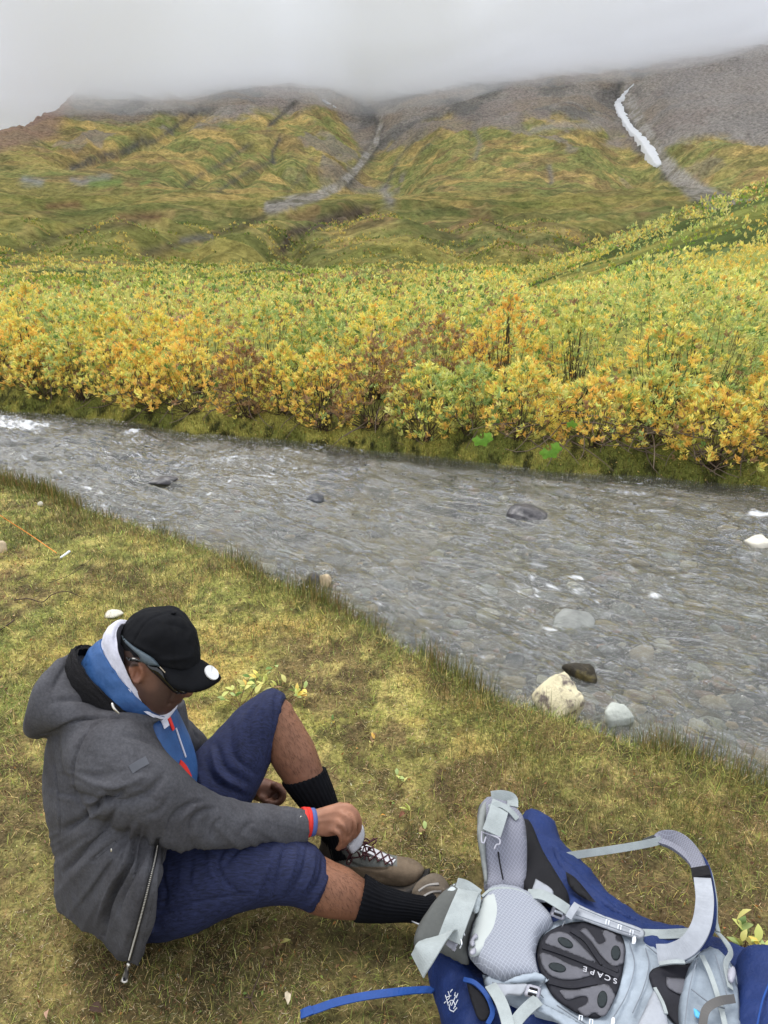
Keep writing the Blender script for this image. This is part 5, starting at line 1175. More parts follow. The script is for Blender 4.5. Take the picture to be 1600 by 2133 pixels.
T1 = bvh(V1, F1)
tg, F_, n, _ = panel([(722, 1764), (735, 1745), (746, 1722), (755, 1718), (760, 1736), (756, 1756), (746, 1770), (732, 1778)], lambda u, v: 2.160+.0004*(u-720), .008, puff=.006, puffw=.02, step=4); tongue = mk('tongue', tg, F_, M_tong, bootl)
P, N = onsurf(T1, [(752, 1764), (775, 1774), (800, 1786), (822, 1798)], .001, 6); ribbon(P, N, np.linspace(.030, .022, len(P)), .004, 'tongue_front', M_tong, bootl)
hooks = [(752, 1786), (770, 1793), (787, 1795), (803, 1801)]; tops = [(757, 1760), (775, 1767), (792, 1776), (808, 1783), (820, 1790)]
for i, (u, v) in enumerate(hooks+[(727, 1795), (708, 1779)]):
    h = cast(T1, u, v)
    if not h: continue
    hk = mk('lace_hook', *ell(h[0], Rv*.0042, unit(h[1])*.003, Uv*.0038, 2), M_metal, bootl)
    if i < 4:
        h2 = cast(T1, u+1, v-6); 
        if h2: V, F = chain([h[0]+h[1]*.002, h2[0]+h2[1]*.004, (h[0]+h2[0])/2+Rv*.006+h[1]*.004], [.0011, .0011, .0011], 6, 3); mk('hook_ring', V, F, M_metal, hk)
def lace(pts, r=.0022, lift=.004):
    Q = []
    for u, v in smoothline(pts, 5):
        h = cast(T1, u, v)
        if h: Q.append(h[0]+h[1]*lift)
        elif Q: Q.append(Q[-1]+(Rv*.002-Uv*.001))
    if len(Q) > 2: V, F = chain(Q, [r, r], 7, 1); mk('lace', V, F, M_lace, bootl)
for a, b_ in zip(hooks, tops[1:]): lace([a, ((a[0]+b_[0])/2, (a[1]+b_[1])/2), b_])
for a, b_ in zip(hooks[1:]+[(818, 1803)], tops[:-1]): lace([a, ((a[0]+b_[0])/2, (a[1]+b_[1])/2), b_], lift=.0055)
rsl = np.random.default_rng(5)
for k in range(16):                                   # the tangle of slack lace above the hooks
    c0 = np.array([745+rsl.normal(0, 9), 1768+rsl.normal(0, 8)]); Q = [W(c0[0]+rsl.normal(0, 10), c0[1]+rsl.normal(0, 7), 2.205+rsl.normal(0, .008)) for _ in range(4)]
    V, F = chain(Q, [.0022, .0022], 6, 5); mk('lace', V, F, M_lace, bootl)
for Q in ([(748, 1752, 2.20), (762, 1747, 2.2), (772, 1752, 2.205), (786, 1746, 2.21)], [(750, 1760, 2.2), (768, 1756, 2.2), (778, 1747, 2.21), (784, 1752, 2.2), (776, 1760, 2.2)], [(735, 1785, 2.2), (728, 1800, 2.2), (722, 1797, 2.2), (730, 1778, 2.2), (745, 1770, 2.2)]):
    V, F = chain(px(*Q), [.0022, .0022], 6, 6); mk('lace', V, F, M_lace, bootl)
# other boot, sole away from the viewer, mostly behind the pack
V2, F2, _ = fuse([sloft([rg(868, 1884, 912, 1930, 2.10, .034), rg(862, 1866, 930, 1910, 2.11, .040), rg(860, 1852, 940, 1890, 2.13, .042), rg(868, 1842, 938, 1866, 2.16, .042), rg(884, 1834, 925, 1845, 2.19, .034), rg(898, 1832, 912, 1834, 2.2, .015)], 36, 6)], .0045, 2)
V2 = carve(V2, F2, [([(865, 1862), (880, 1848), (900, 1838)], .004, -.004), ([(885, 1852), (905, 1852), (925, 1856)], .005, .005)])
bootr = mk('hiking_boot', V2, F2, M_suede, person)
T2 = bvh(V2, F2); M_plsv = material('silver_trim', srgb(140, 136, 132), .4)
for ln, w in (([(872, 1858), (890, 1846), (915, 1842)], .012), ([(882, 1868), (900, 1858), (920, 1856)], .008)):
    P, N = onsurf(T2, ln, .002, 6)
    if len(P) > 2: ribbon(P, N, w*.6, .003, 'tongue', M_plsv, bootr)
V, F = chain(px((846, 1908, 2.05), (858, 1918, 2.04), (870, 1924, 2.03), (880, 1926, 2.03)), [.002, .002], 6, 5); mk('lace', V, F, M_tong, bootr)
# ================================================================== THE BACKPACK
pack = empty('backpack', 'blue and light grey hiking backpack lying face down with its harness up, beside the boots', 'backpack')
def fab(nm, c, rough=.75, **k): return material(nm, c, rough, **{**dict(var=.2, vscale=13, bump=.5, bscale=140, bdist=.0012, spec=.25), **k})
M_navy = fab('blue_ripstop', srgb(25, 44, 92), .6, bump=1, bscale=16, bdist=.010, var=.2, vscale=12)
M_navy2 = fab('bright_blue_webbing', srgb(30, 68, 134), .6); M_lg = fab('pale_grey_nylon', srgb(146, 156, 166), .7, bump=.8, bscale=18, bdist=.006); M_lav = fab('lavender_grey_foam', srgb(152, 156, 163), .85)
M_web = fab('pale_webbing', srgb(150, 157, 157), .8, weave=.5, wscale=420, bump=0); M_dg = fab('dark_grey_foam', srgb(86, 88, 86), .9); M_gf = fab('grey_edge_foam', srgb(132, 136, 134), .85); M_blk = fab('black_pack_fabric', srgb(20, 20, 24), .8)
M_bm = fab('black_mesh_frame', srgb(34, 34, 40), .8, var=.3); M_win = fab('grey_air_mesh', srgb(92, 92, 98), .85, weave=.6, wscale=520, bump=0); M_hole = fab('mesh_hole', srgb(38, 44, 46), .8)
M_plas = material('grey_plastic', srgb(150, 150, 160), .4, spec=.5); M_wpl = material('pale_plate', srgb(172, 178, 176), .5, var=.05); M_print = material('white_print_on_pack', srgb(226, 230, 236), .5); M_satin = fab('silver_nylon', srgb(176, 184, 186), .4, bump=1, bscale=30, bdist=.006)
def gridmat(nm, base, line, pitch, rot, wline=.16):
    m = material(nm, base, .85); t = m.node_tree; N = t.nodes; K = t.links.new; b = N['Principled BSDF']
    co = N.new('ShaderNodeTexCoord'); mp = N.new('ShaderNodeMapping'); mp.inputs['Rotation'].default_value = (0, 0, rot); mp.inputs['Scale'].default_value = (1/pitch,)*3; K(co.outputs['Object'], mp.inputs['Vector'])
    sx = N.new('ShaderNodeSeparateXYZ'); K(mp.outputs[0], sx.inputs[0]); outs = []
    for ax in ('X', 'Y'):
        f = N.new('ShaderNodeMath'); f.operation = 'FRACT'; K(sx.outputs[ax], f.inputs[0])
        l = N.new('ShaderNodeMath'); l.operation = 'LESS_THAN'; K(f.outputs[0], l.inputs[0]); l.inputs[1].default_value = wline; outs.append(l.outputs[0])
    mxm = N.new('ShaderNodeMath'); mxm.operation = 'MAXIMUM'; K(outs[0], mxm.inputs[0]); K(outs[1], mxm.inputs[1])
    mx = N.new('ShaderNodeMix'); mx.data_type = 'RGBA'; K(mxm.outputs[0], mx.inputs[0]); mx.inputs['A'].default_value = (*base, 1); mx.inputs['B'].default_value = (*line, 1); K(mx.outputs['Result'], b.inputs['Base Color'])
    bp = N.new('ShaderNodeBump'); bp.inputs['Distance'].default_value = .0012; K(mxm.outputs[0], bp.inputs['Height']); K(bp.outputs[0], b.inputs['Normal']); return m
M_grid = gridmat('diamond_knit', srgb(134, 138, 148), srgb(168, 173, 184), .0072, R_(38), .14); M_grid2 = gridmat('diamond_knit_grey', srgb(118, 119, 130), srgb(140, 142, 154), .0066, R_(38), .2)
def zf(z): return (lambda u, v: dz(u, v, z)) if not callable(z) else (lambda u, v: dz(u, v, z(u, v)))
def pk(nm, outline, z, thick, mat, parent=pack, puff=0.0, puffw=.03, step=8, spline=True, disp=None, **k):
    V, F, n, _ = panel(outline, zf(z), thick, puff, puffw, step, spline=spline, disp=disp); return mk(nm, V, F, mat, parent, **k)
def strap(nm, pts, w, t, mat, parent=pack, m=6, up=None, wob=0.0):
    P = crom(np.array([G(u, v, z) for u, v, z in pts]), m); T = unit(np.gradient(P, axis=0)); N = np.tile(np.array([0, -.35, 1.]) if up is None else np.array(up, float), (len(P), 1))
    if wob: P = P+np.array([0, 0, 1.])*(wob*np.sin(np.linspace(0, 9, len(P))))[:, None]
    return ribbon(P, N, w, t, nm, mat, parent)
def wrinkle(amp, f, seed): return lambda u, v: amp*(fbm(np.asarray(u)/f, np.asarray(v)/(f*.7), seed=seed, oct=3, ridged=True)-.6)
def pz(x, y): return 1100+x/5.333, 1880+y/5.333
body_o = [(1090, 1705), (1130, 1716), (1166, 1745), (1172, 1778), (1215, 1820), (1282, 1898), (1340, 1938), (1440, 1966), (1520, 1995), (1600, 2018), (1730, 2060), (1760, 2280), (1200, 2300), (1000, 2270), (985, 2100), (1010, 1900), (1050, 1780)]
bodyp = pk('main_body', body_o, .105, .20, M_navy, puff=.02, puffw=.06, step=12, disp=wrinkle(.022, 60, 1))
pk('side_pocket', [(1140, 1752), (1170, 1785), (1215, 1832), (1290, 1900), (1335, 1926), (1300, 1922), (1235, 1890), (1190, 1862), (1160, 1820)], .205, .016, M_navy, puff=.012, puffw=.02, step=6, disp=wrinkle(.008, 24, 3))
pk('pocket_opening', [(1178, 1815), (1200, 1830), (1232, 1868), (1240, 1880), (1210, 1868), (1186, 1845)], .240, .004, M_blk)
pk('side_panel', [(1085, 1705), (1105, 1712), (1130, 1770), (1160, 1820), (1185, 1865), (1180, 1895), (1140, 1890), (1090, 1862), (1078, 1780)], .236, .012, M_blk, puff=.010, disp=wrinkle(.006, 20, 4))
pk('mint_tag', [(1092, 1838), (1104, 1842), (1112, 1852), (1100, 1866), (1092, 1860)], .224, .003, material('mint_fabric', srgb(120, 206, 180), .7), step=4)
# lower left pocket
lp = pk('hip_pocket', [(888, 1998), (905, 1972), (935, 1975), (965, 1992), (990, 2022), (1018, 2056), (1050, 2095), (1080, 2160), (1080, 2280), (960, 2280), (915, 2110), (895, 2050)], .115, .17, M_navy, puff=.015, puffw=.03, step=8, disp=wrinkle(.022, 38, 7))
_me = lp.data; Tl = bvh([v.co[:] for v in _me.vertices], [p.vertices[:] for p in _me.polygons])
pk('pocket_mouth', [(972, 2046), (990, 2056), (1010, 2078), (1022, 2108), (1012, 2126), (996, 2122), (984, 2092), (976, 2066)], .232, .004, M_blk, lp, step=5)
strap('pocket_trim', [(966, 2040, .232), (990, 2048, .238), (1014, 2074, .24), (1026, 2108, .24), (1016, 2134, .238)], .010, .004, M_navy2, lp)
lg = []
for k, l in enumerate([[(928, 2070), (936, 2098)], [(934, 2064), (938, 2078), (932, 2084)], [(930, 2078), (942, 2074)], [(932, 2092), (944, 2082), (950, 2100)], [(940, 2098), (952, 2070)], [(944, 2104), (956, 2080)], [(938, 2068), (944, 2060)], [(947, 2076), (950, 2066)], [(951, 2080), (955, 2068)], [(941, 2086), (936, 2102), (948, 2108)], [(930, 2086), (926, 2090)], [(954, 2098), (944, 2110)]]):
    P, N_ = onsurf(Tl, l, .0012, 4); ribbon(P, N_, .0017, .0012, 'pocket_logo', M_print, lp)
# blue strap trailing over the grass
strap('trailing_strap', [(905, 2062, .13), (880, 2062, .10), (830, 2066, .055), (760, 2075, .035), (700, 2088, .028), (665, 2100, .022), (627, 2113, .018)], .021, .003, M_navy2, up=(0, -.1, 1))
strap('strap_end', [(627, 2113, .021), (634, 2110, .025), (650, 2103, .026)], .022, .0035, M_navy2, up=(0, -.1, 1))
# grey back fabric round the mesh
fr_o = [(1005, 2030), (1060, 2040), (1140, 2030), (1118, 1990), (1125, 1955), (1150, 1925), (1185, 1905), (1200, 1888), (1245, 1908), (1300, 1930), (1340, 1948), (1345, 1966), (1400, 1990), (1450, 1985), (1500, 1985), (1535, 2030), (1560, 2150), (1560, 2290), (1240, 2290), (1185, 2150), (1120, 2120), (1055, 2090), (1015, 2062)]
pk('back_fabric', fr_o, .228, .010, M_lg, puff=.012, puffw=.03, step=9, disp=wrinkle(.010, 46, 9))
zb = .250
bp_ = pk('back_mesh', [(1190, 1921), (1162, 1930), (1135, 1946), (1122, 1970), (1119, 2000), (1128, 2030), (1143, 2062), (1158, 2082), (1180, 2098), (1205, 2112), (1240, 2122), (1258, 2113), (1278, 2085), (1292, 2050), (1302, 1995), (1302, 1968), (1290, 1942), (1268, 1930), (1230, 1920)], zb, .006, M_bm, step=7)
pet = [[(190,420),(260,340),(370,322),(450,350),(560,440),(680,560),(745,640),(720,670),(600,620),(450,560),(300,500),(200,465)],
 [(575,310),(620,280),(660,290),(720,370),(780,450),(830,450),(855,420),(820,330),(835,305),(900,310),(980,360),(975,390),(1010,430),(1060,450),(1080,520),(1070,640),(1050,680),(960,710),(900,680),(800,580),(700,440),(610,350)],
 [(130,580),(170,555),(300,600),(450,680),(600,730),(700,790),(640,830),(500,860),(350,850),(230,800),(150,680)],
 [(350,980),(400,965),(550,965),(700,930),(850,905),(910,930),(960,1010),(965,1060),(900,1200),(830,1270),(740,1225),(680,1255),(640,1275),(570,1215),(555,1175),(640,1130),(665,1080),(640,1045),(580,1045),(430,1080)]]
for q in pet: pk('mesh_window', [pz(*p) for p in q], zb+.0042, .0022, M_win, bp_, step=5)
for cx, cy_, ra, rb, an in ((415, 445, 95, 48, 30), (325, 720, 100, 50, 15), (975, 560, 54, 84, 0), (825, 1075, 56, 96, 6)):
    a_ = R_(an); pk('mesh_hole', [pz(cx+ra*math.cos(t)*math.cos(a_)-rb*math.sin(t)*math.sin(a_), cy_+ra*math.cos(t)*math.sin(a_)+rb*math.sin(t)*math.cos(a_)) for t in np.linspace(0, 2*math.pi, 14, endpoint=False)], zb+.0060, .0014, M_hole, bp_, step=4)
for l in ([(160, 490), (400, 570), (700, 690), (1010, 830)], [(480, 310), (640, 420), (760, 590), (830, 690)], [(230, 880), (450, 930), (620, 910), (760, 885)], [(1000, 760), (900, 720), (830, 690)]):
    P = np.array([G(*pz(*p), zb+.0045) for p in smoothline(l, 5)]); ribbon(P, np.array([0, -.1, 1.]), .012, .005, 'mesh_rib', M_bm, bp_)
# embroidered word on the mesh
def word(txt, ends, size, z, mat, parent, flip=1):
    (x0, y0), (x1, y1) = ends; n = len(txt)
    for i, ch in enumerate(txt):
        f = i/(n-1); u, v = x0+(x1-x0)*f, y0+(y1-y0)*f
        cu = bpy.data.curves.new('letter', 'FONT'); cu.body = ch; cu.size = size; cu.extrude = .0006; cu.align_x = 'CENTER'; cu.align_y = 'CENTER'
        ob = bpy.data.objects.new('tmp', cu); COL.objects.link(ob); dg = bpy.context.evaluated_depsgraph_get(); me = bpy.data.meshes.new_from_object(ob.evaluated_get(dg)); bpy.data.objects.remove(ob)
        o = link('letter', me, mat, parent); a, b = G(x0, y0, z), G(x1, y1, z); o.location = G(u, v, z); o.rotation_euler = (0, 0, math.atan2(b[1]-a[1], b[0]-a[0])+(0 if i % 2 else .12))
word('SCAPE', [pz(968, 868), pz(635, 738)], .019, zb+.0088, material('silver_thread', srgb(178, 178, 184), .5), bp_)
def seam(l, z, par, mt=None, w=.0022):
    P = np.array([G(u, v, z) for u, v in smoothline(l, 5)]); ribbon(P, np.array([0, -.1, 1.]), w, .0016, 'seam', mt or M_dg, par)
M_seam = fab('seam_thread', srgb(112, 118, 126), .8)
for l in ([(1310, 1960), (1322, 2010), (1306, 2070), (1276, 2122)], [(1345, 1975), (1352, 2010), (1340, 2060), (1318, 2110)], [(1346, 1968), (1372, 1990), (1388, 2004)], [(1160, 2094), (1200, 2120), (1230, 2140)], [(1144, 2040), (1120, 2060), (1132, 2078)]): seam(l, .254, pack, M_seam)
for l in ([(1206, 1890), (1262, 1913), (1334, 1940)], [(1200, 1906), (1255, 1925), (1330, 1950)]): seam(l, .2665, pack, M_seam, .0014)
# second opening on the right and the pack fabric beyond
pk('upper_mesh', [(1376, 2012), (1420, 2008), (1448, 2012), (1440, 2070), (1420, 2140), (1395, 2120), (1368, 2075), (1352, 2038), (1358, 2020)], zb+.002, .005, M_bm, step=6)
pk('mesh_window', [(1388, 2034), (1436, 2042), (1430, 2074), (1392, 2058)], zb+.007, .002, M_win, bp_, step=5)
up_ = pk('upper_panel', [(1420, 2170), (1412, 2110), (1422, 2055), (1440, 2005), (1470, 1978), (1500, 1985), (1530, 2030), (1545, 2130), (1540, 2290), (1400, 2290)], zb+.004, .012, fab('blue_grey_nylon', srgb(132, 142, 152), .7, bump=.8, bscale=20, bdist=.006), puff=.012, puffw=.02, disp=wrinkle(.008, 30, 13))
for l in ([(1452, 1998), (1436, 2060), (1426, 2140)], [(1490, 1988), (1506, 2040), (1516, 2080)], [(1440, 2060), (1480, 2090), (1510, 2100)]): seam(l, .287, up_, M_seam)
strap('compression_strap', [(1462, 1990, .285), (1480, 2030, .285), (1498, 2085, .285), (1514, 2150, .285)], .011, .002, M_web)
pk('drop_logo', [(1445, 2100), (1456, 2106), (1464, 2116), (1456, 2122), (1447, 2116)], .283, .0015, material('sky_blue_print', srgb(90, 176, 226), .5), up_, step=4)
strap('grab_loop', [(1462, 2150, .275), (1470, 2105, .30), (1496, 2086, .305), (1530, 2080, .29)], .016, .003, material('taupe_webbing', srgb(96, 94, 92), .8), up=(-.4, -.6, .6))
strap('lid_strap', [(1478, 1925, .27), (1510, 1960, .28), (1522, 1985, .27), (1512, 2010, .28), (1522, 2060, .28)], .013, .0025, M_web, up=(.3, -.6, .7))
pk('buckle', [(1516, 2020), (1528, 2012), (1534, 2030), (1526, 2048), (1516, 2040)], .285, .010, M_plas, step=4)
pk('lid', [(1524, 2030), (1534, 2004), (1560, 1996), (1620, 1996), (1730, 2010), (1740, 2280), (1512, 2280), (1520, 2130)], .20, .16, M_navy, puff=.02, puffw=.03, disp=wrinkle(.012, 40, 15))
strap('lid_seam', [(1606, 2038, .305), (1588, 2085, .31), (1576, 2140, .305)], .003, .003, M_navy2)
# side compression webbing
strap('side_strap', [(1335, 1945, .225), (1380, 1946, .232), (1425, 1944, .24), (1470, 1942, .25)], .022, .003, M_web)
ct = pk('lumbar_collar', [(1196, 1878), (1210, 1886), (1260, 1908), (1338, 1935), (1336, 1955), (1300, 1948), (1250, 1930), (1205, 1915), (1180, 1915), (1170, 1932), (1180, 1915), (1190, 1900)], .258, .006, M_lav, step=5)
for u, v in ((1266, 1920), (1291, 1931), (1316, 1942)):
    P = np.array([G(a, b, .266) for a, b in ((u-4, v+5), (u-3, v-5), (u+3, v-4), (u+2, v+6))]); ribbon(P, np.array([0, 0, 1.]), .0016, .0012, 'stitch_mark', M_print, ct)
for u, v in ((1320, 1958), (1276, 2128)): pk('reflective_tab', [(u-4, v+8), (u-2, v-8), (u+5, v-8), (u+4, v+8)], .262, .002, M_print, step=3)
for u, v in ((1210, 2120), (1232, 2128)):
    P = np.array([G(a, b, .262) for a, b in ((u-4, v+5), (u-3, v-5), (u+3, v-4), (u+2, v+6))]); ribbon(P, np.array([0, 0, 1.]), .0016, .0012, 'stitch_mark', M_print, pack)
# lumbar pad
lum = pk('lumbar_pad', [(1008, 1866), (1024, 1852), (1060, 1850), (1096, 1862), (1126, 1886), (1150, 1916), (1148, 1932), (1128, 1950), (1118, 1975), (1117, 2004), (1124, 2030), (1118, 2044), (1060, 2044), (1025, 2036), (995, 2015), (976, 1990), (974, 1970), (984, 1920), (998, 1884)], .246, .030, M_grid, puff=.016, puffw=.04, step=8)
pk('lumbar_plate', [(1006, 1874), (1018, 1862), (1034, 1862), (1042, 1880), (1044, 1905), (1036, 1940), (1018, 1968), (996, 1990), (980, 1992), (978, 1975), (986, 1930), (996, 1895)], .270, .008, M_wpl, lum, puff=.004, step=6)
strap('lumbar_piping', [(1004, 1868, .272), (1024, 1853, .274), (1058, 1851, .274), (1090, 1860, .272), (1120, 1884, .270)], .006, .005, M_web, lum)
pk('lumbar_flap', [(1050, 2046), (1075, 2034), (1110, 2026), (1130, 2030), (1140, 2044), (1110, 2044), (1080, 2050)], .262, .006, M_lg, lum, puff=.005, step=5)
pk('adjuster_clip', [(984, 1948), (992, 1944), (996, 1952), (988, 1958), (990, 1966), (984, 1972), (978, 1964)], .282, .006, M_plas, lum, step=3)
pk('adjuster_clip', [(980, 1978), (990, 1974), (992, 1984), (984, 1990), (978, 1986)], .282, .006, M_plas, lum, step=3)
# upper hip wing with its buckle strap
zu = lambda u, v: .235+.09*sstep(1850, 1690, v)
wg = pk('hip_wing', [(994, 1700), (1000, 1676), (1018, 1664), (1045, 1664), (1068, 1682), (1090, 1702), (1097, 1740), (1098, 1800), (1094, 1858), (1060, 1862), (1012, 1860), (1008, 1820), (998, 1760)], zu, .028, M_grid2, puff=.012, puffw=.03, step=8)
pk('wing_edge', [(995, 1700), (1002, 1678), (1016, 1670), (1012, 1720), (1012, 1780), (1016, 1830), (1010, 1840), (1000, 1780), (994, 1740)], lambda u, v: zu(u, v)+.018, .012, M_gf, wg, puff=.005, step=5)
strap('wing_crease', [(1036, 1752, .30), (1040, 1790, .288), (1048, 1832, .272)], .004, .002, M_blk, wg)
strap('wing_webbing', [(1044, 1672, .355), (1036, 1700, .362), (1024, 1736, .350)], .049, .004, M_web, wg, up=(0, -.6, .8))
strap('webbing_loop', [(1024, 1660, .352), (1046, 1658, .358), (1066, 1664, .352), (1068, 1680, .348)], .030, .004, M_web, wg, up=(0, -.8, .6))
strap('webbing_loop', [(1018, 1682, .360), (1040, 1676, .366), (1062, 1688, .360), (1078, 1706, .345)], .014, .004, M_web, wg, up=(0, -.6, .8))
for q in ([(1004, 1732), (1003, 1752), (1008, 1756), (1012, 1744)], [(1012, 1736), (1024, 1740), (1040, 1748), (1041, 1758), (1034, 1760), (1030, 1768)], [(1006, 1734), (1020, 1738), (1042, 1744)]):
    P = px(*[(u, v, dz(u, v, .345)) for u, v in q]); V, F = chain(P, [.0022, .0022], 8, 5); mk('buckle_frame', V, F, M_plas, wg)
# lower hip wing with two webbing bands
w2 = pk('hip_wing', [(872, 1985), (862, 1965), (868, 1935), (885, 1905), (905, 1880), (925, 1862), (950, 1845), (985, 1848), (1000, 1866), (996, 1900), (984, 1940), (976, 1985), (976, 2010), (950, 2000), (920, 1985), (895, 1985)], lambda u, v: .235+.03*sstep(1980, 1880, v), .034, M_dg, puff=.014, puffw=.035, step=8)
pk('wing_cap', [(918, 1866), (935, 1850), (958, 1838), (988, 1844), (1002, 1866), (998, 1896), (988, 1902), (975, 1882), (950, 1872)], .285, .010, M_satin, w2, puff=.006, step=6, disp=wrinkle(.008, 14, 17))
strap('wing_webbing', [(976, 1856, .305), (964, 1885, .318), (950, 1920, .318), (936, 1958, .300)], .052, .004, M_web, w2, up=(-.2, -.4, .8))
strap('webbing_loop', [(952, 1840, .298), (972, 1846, .306), (998, 1864, .300)], .026, .004, M_web, w2, up=(0, -.6, .8))
strap('wing_webbing', [(930, 1948, .30), (914, 1952, .325), (897, 1968, .335), (882, 1990, .325), (870, 2012, .300)], .060, .004, M_web, w2, up=(-.55, -.3, .75))
strap('webbing_fold', [(938, 1975, .285), (944, 1966, .29), (950, 1972, .285)], .024, .004, M_plas, w2)
for q in ([(966, 1918, .30), (964, 1935, .31), (968, 1948, .30)], [(958, 1950, .30), (962, 1965, .31), (958, 1975, .30)]):
    V, F = chain(px(*[(u, v, dz(u, v, z)) for u, v, z in q]), [.0014, .0014], 6, 4); mk('loose_thread', V, F, M_print, w2)
# stabiliser straps and buckles
pk('strap_tab', [(1116, 1830), (1150, 1852), (1150, 1872), (1130, 1880), (1106, 1868)], .262, .006, M_lav, step=5)
strap('stabiliser_strap', [(1098, 1862, .262), (1130, 1864, .285), (1160, 1880, .288), (1184, 1896, .276)], .026, .003, M_web)
def buckle(cu, cv, ang, z):
    b = pk('buckle', [(cu+a*math.cos(ang)-b*math.sin(ang), cv+a*math.sin(ang)+b*math.cos(ang)) for a, b in ((-16, -11), (-4, -14), (14, -12), (17, 0), (14, 12), (-4, 13), (-16, 10))], z, .010, M_plas, step=4)
    for k in (-1, 0, 1):
        P = np.array([G(cu+a*math.cos(ang)-(6*k)*math.sin(ang), cv+a*math.sin(ang)+6*k*math.cos(ang), z+.008) for a in (-9, 9)]); ribbon(P, np.array([0, 0, 1.]), .0045, .003, 'buckle_slot', M_blk if k else M_print, b)
buckle(1164, 1900, R_(20), .262); buckle(1110, 2066, R_(15), .268)
strap('load_strap', [(1184, 1912, .272), (1192, 1898, .28), (1202, 1884, .275)], .016, .004, M_lav)
strap('compression_strap', [(1022, 2052, .265), (1040, 2080, .275), (1052, 2110, .278), (1062, 2150, .275)], .026, .003, M_web)
strap('compression_strap', [(1066, 2140, .27), (1085, 2115, .275), (1106, 2094, .275), (1122, 2082, .272)], .024, .003, M_web)
pk('strap_tab', [(1024, 2046), (1060, 2050), (1100, 2050), (1085, 2074), (1060, 2072), (1045, 2080)], .264, .004, M_lav, step=5)
pk('strap_tab', [(1116, 2085), (1140, 2094), (1200, 2126), (1230, 2150), (1190, 2150), (1150, 2120), (1118, 2106)], .258, .006, M_lg, step=6)
# shoulder strap arching off the pack
ss = strap('shoulder_strap', [(1372, 1988, .268), (1402, 1986, .285), (1436, 1968, .31), (1460, 1930, .33), (1468, 1880, .33), (1464, 1838, .32), (1460, 1816, .31)], .040, .016, M_lav, up=(-.3, -.5, .8), m=8)
strap('strap_band', [(1463, 1832, .322), (1459, 1812, .312)], .043, .018, M_blk, ss, up=(-.4, -.5, .7), m=6)
strap('strap_pad', [(1460, 1820, .312), (1448, 1785, .295), (1428, 1758, .275), (1405, 1744, .255), (1382, 1744, .24), (1372, 1752, .235)], .034, .014, M_grid2, ss, up=(-.5, -.6, .6), m=8)
strap('strap_pad', [(1452, 1812, .300), (1436, 1790, .285), (1415, 1772, .265), (1395, 1760, .245), (1374, 1752, .235)], .018, .010, M_grid2, ss, up=(-.2, -.2, 1), m=8)
strap('strap_backing', [(1440, 1764, .262), (1470, 1800, .285), (1484, 1860, .30), (1486, 1910, .30), (1478, 1945, .29), (1450, 1978, .27), (1424, 1996, .26)], .014, .010, M_navy, ss, up=(-.3, -.6, .7), m=8)
strap('load_webbing', [(1455, 1775, .27), (1478, 1812, .285), (1490, 1870, .29), (1491, 1915, .285), (1496, 1940, .28)], .010, .003, M_web, ss, up=(.2, -.7, .6), m=8)
strap('lower_webbing', [(1132, 1794, .19), (1180, 1784, .20), (1240, 1775, .21), (1300, 1766, .225), (1350, 1757, .235), (1378, 1750, .24)], .020, .003, M_web, ss, up=(0, -.75, .65), m=8)
strap('strap_tail', [(1340, 1752, .22), (1356, 1745, .22), (1376, 1740, .225)], .010, .003, M_dg, ss, up=(0, -.75, .65))
strap('strap_hem', [(1374, 2008, .275), (1400, 2004, .288), (1426, 2004, .288)], .008, .006, M_web, ss)
pk('shoulder_strap', [(1320, 2150), (1345, 2098), (1362, 2062), (1372, 2070), (1384, 2100), (1392, 2130), (1398, 2180), (1330, 2200)], .262, .020, M_lav, puff=.01, puffw=.02, step=7)
strap('strap_hem', [(1364, 2058, .28), (1380, 2088, .282), (1388, 2112, .28)], .007, .004, M_web)

# ================================================================== SMALL THINGS ON THE GRASS
def tiny(nm, label, cat): return empty(nm, label, cat)
gl_ = tiny('guy_line', 'thin orange cord pegged into the grass at the left edge', 'cord')
P = crom(np.array([G(-60, 1028, .40), G(0, 1073, .22), G(60, 1112, .09), G(118, 1152, .01)]), 10); V, F = tubes(P[None], np.full(len(P), .0024), 8); mk('cord', V, F, material('orange_cord', srgb(232, 142, 60), .6), gl_)
pg = tiny('tent_peg', 'short white peg in the grass at the end of the orange cord', 'peg')
P = px((127, 1161, dz(127, 1161, .012)), (136, 1155, dz(136, 1155, .02)), (144, 1149, dz(144, 1149, .03))); V, F = chain(P, [.006, .007, .007], 10, 4); mk('shaft', V, F, M_print, pg); V, F = ell(P[2], Rv*.010, Fv*.007, Uv*.007, 2); mk('head', V, F, M_print, pg)
M_stem = material('red_brown_stem', srgb(96, 66, 50), .8)
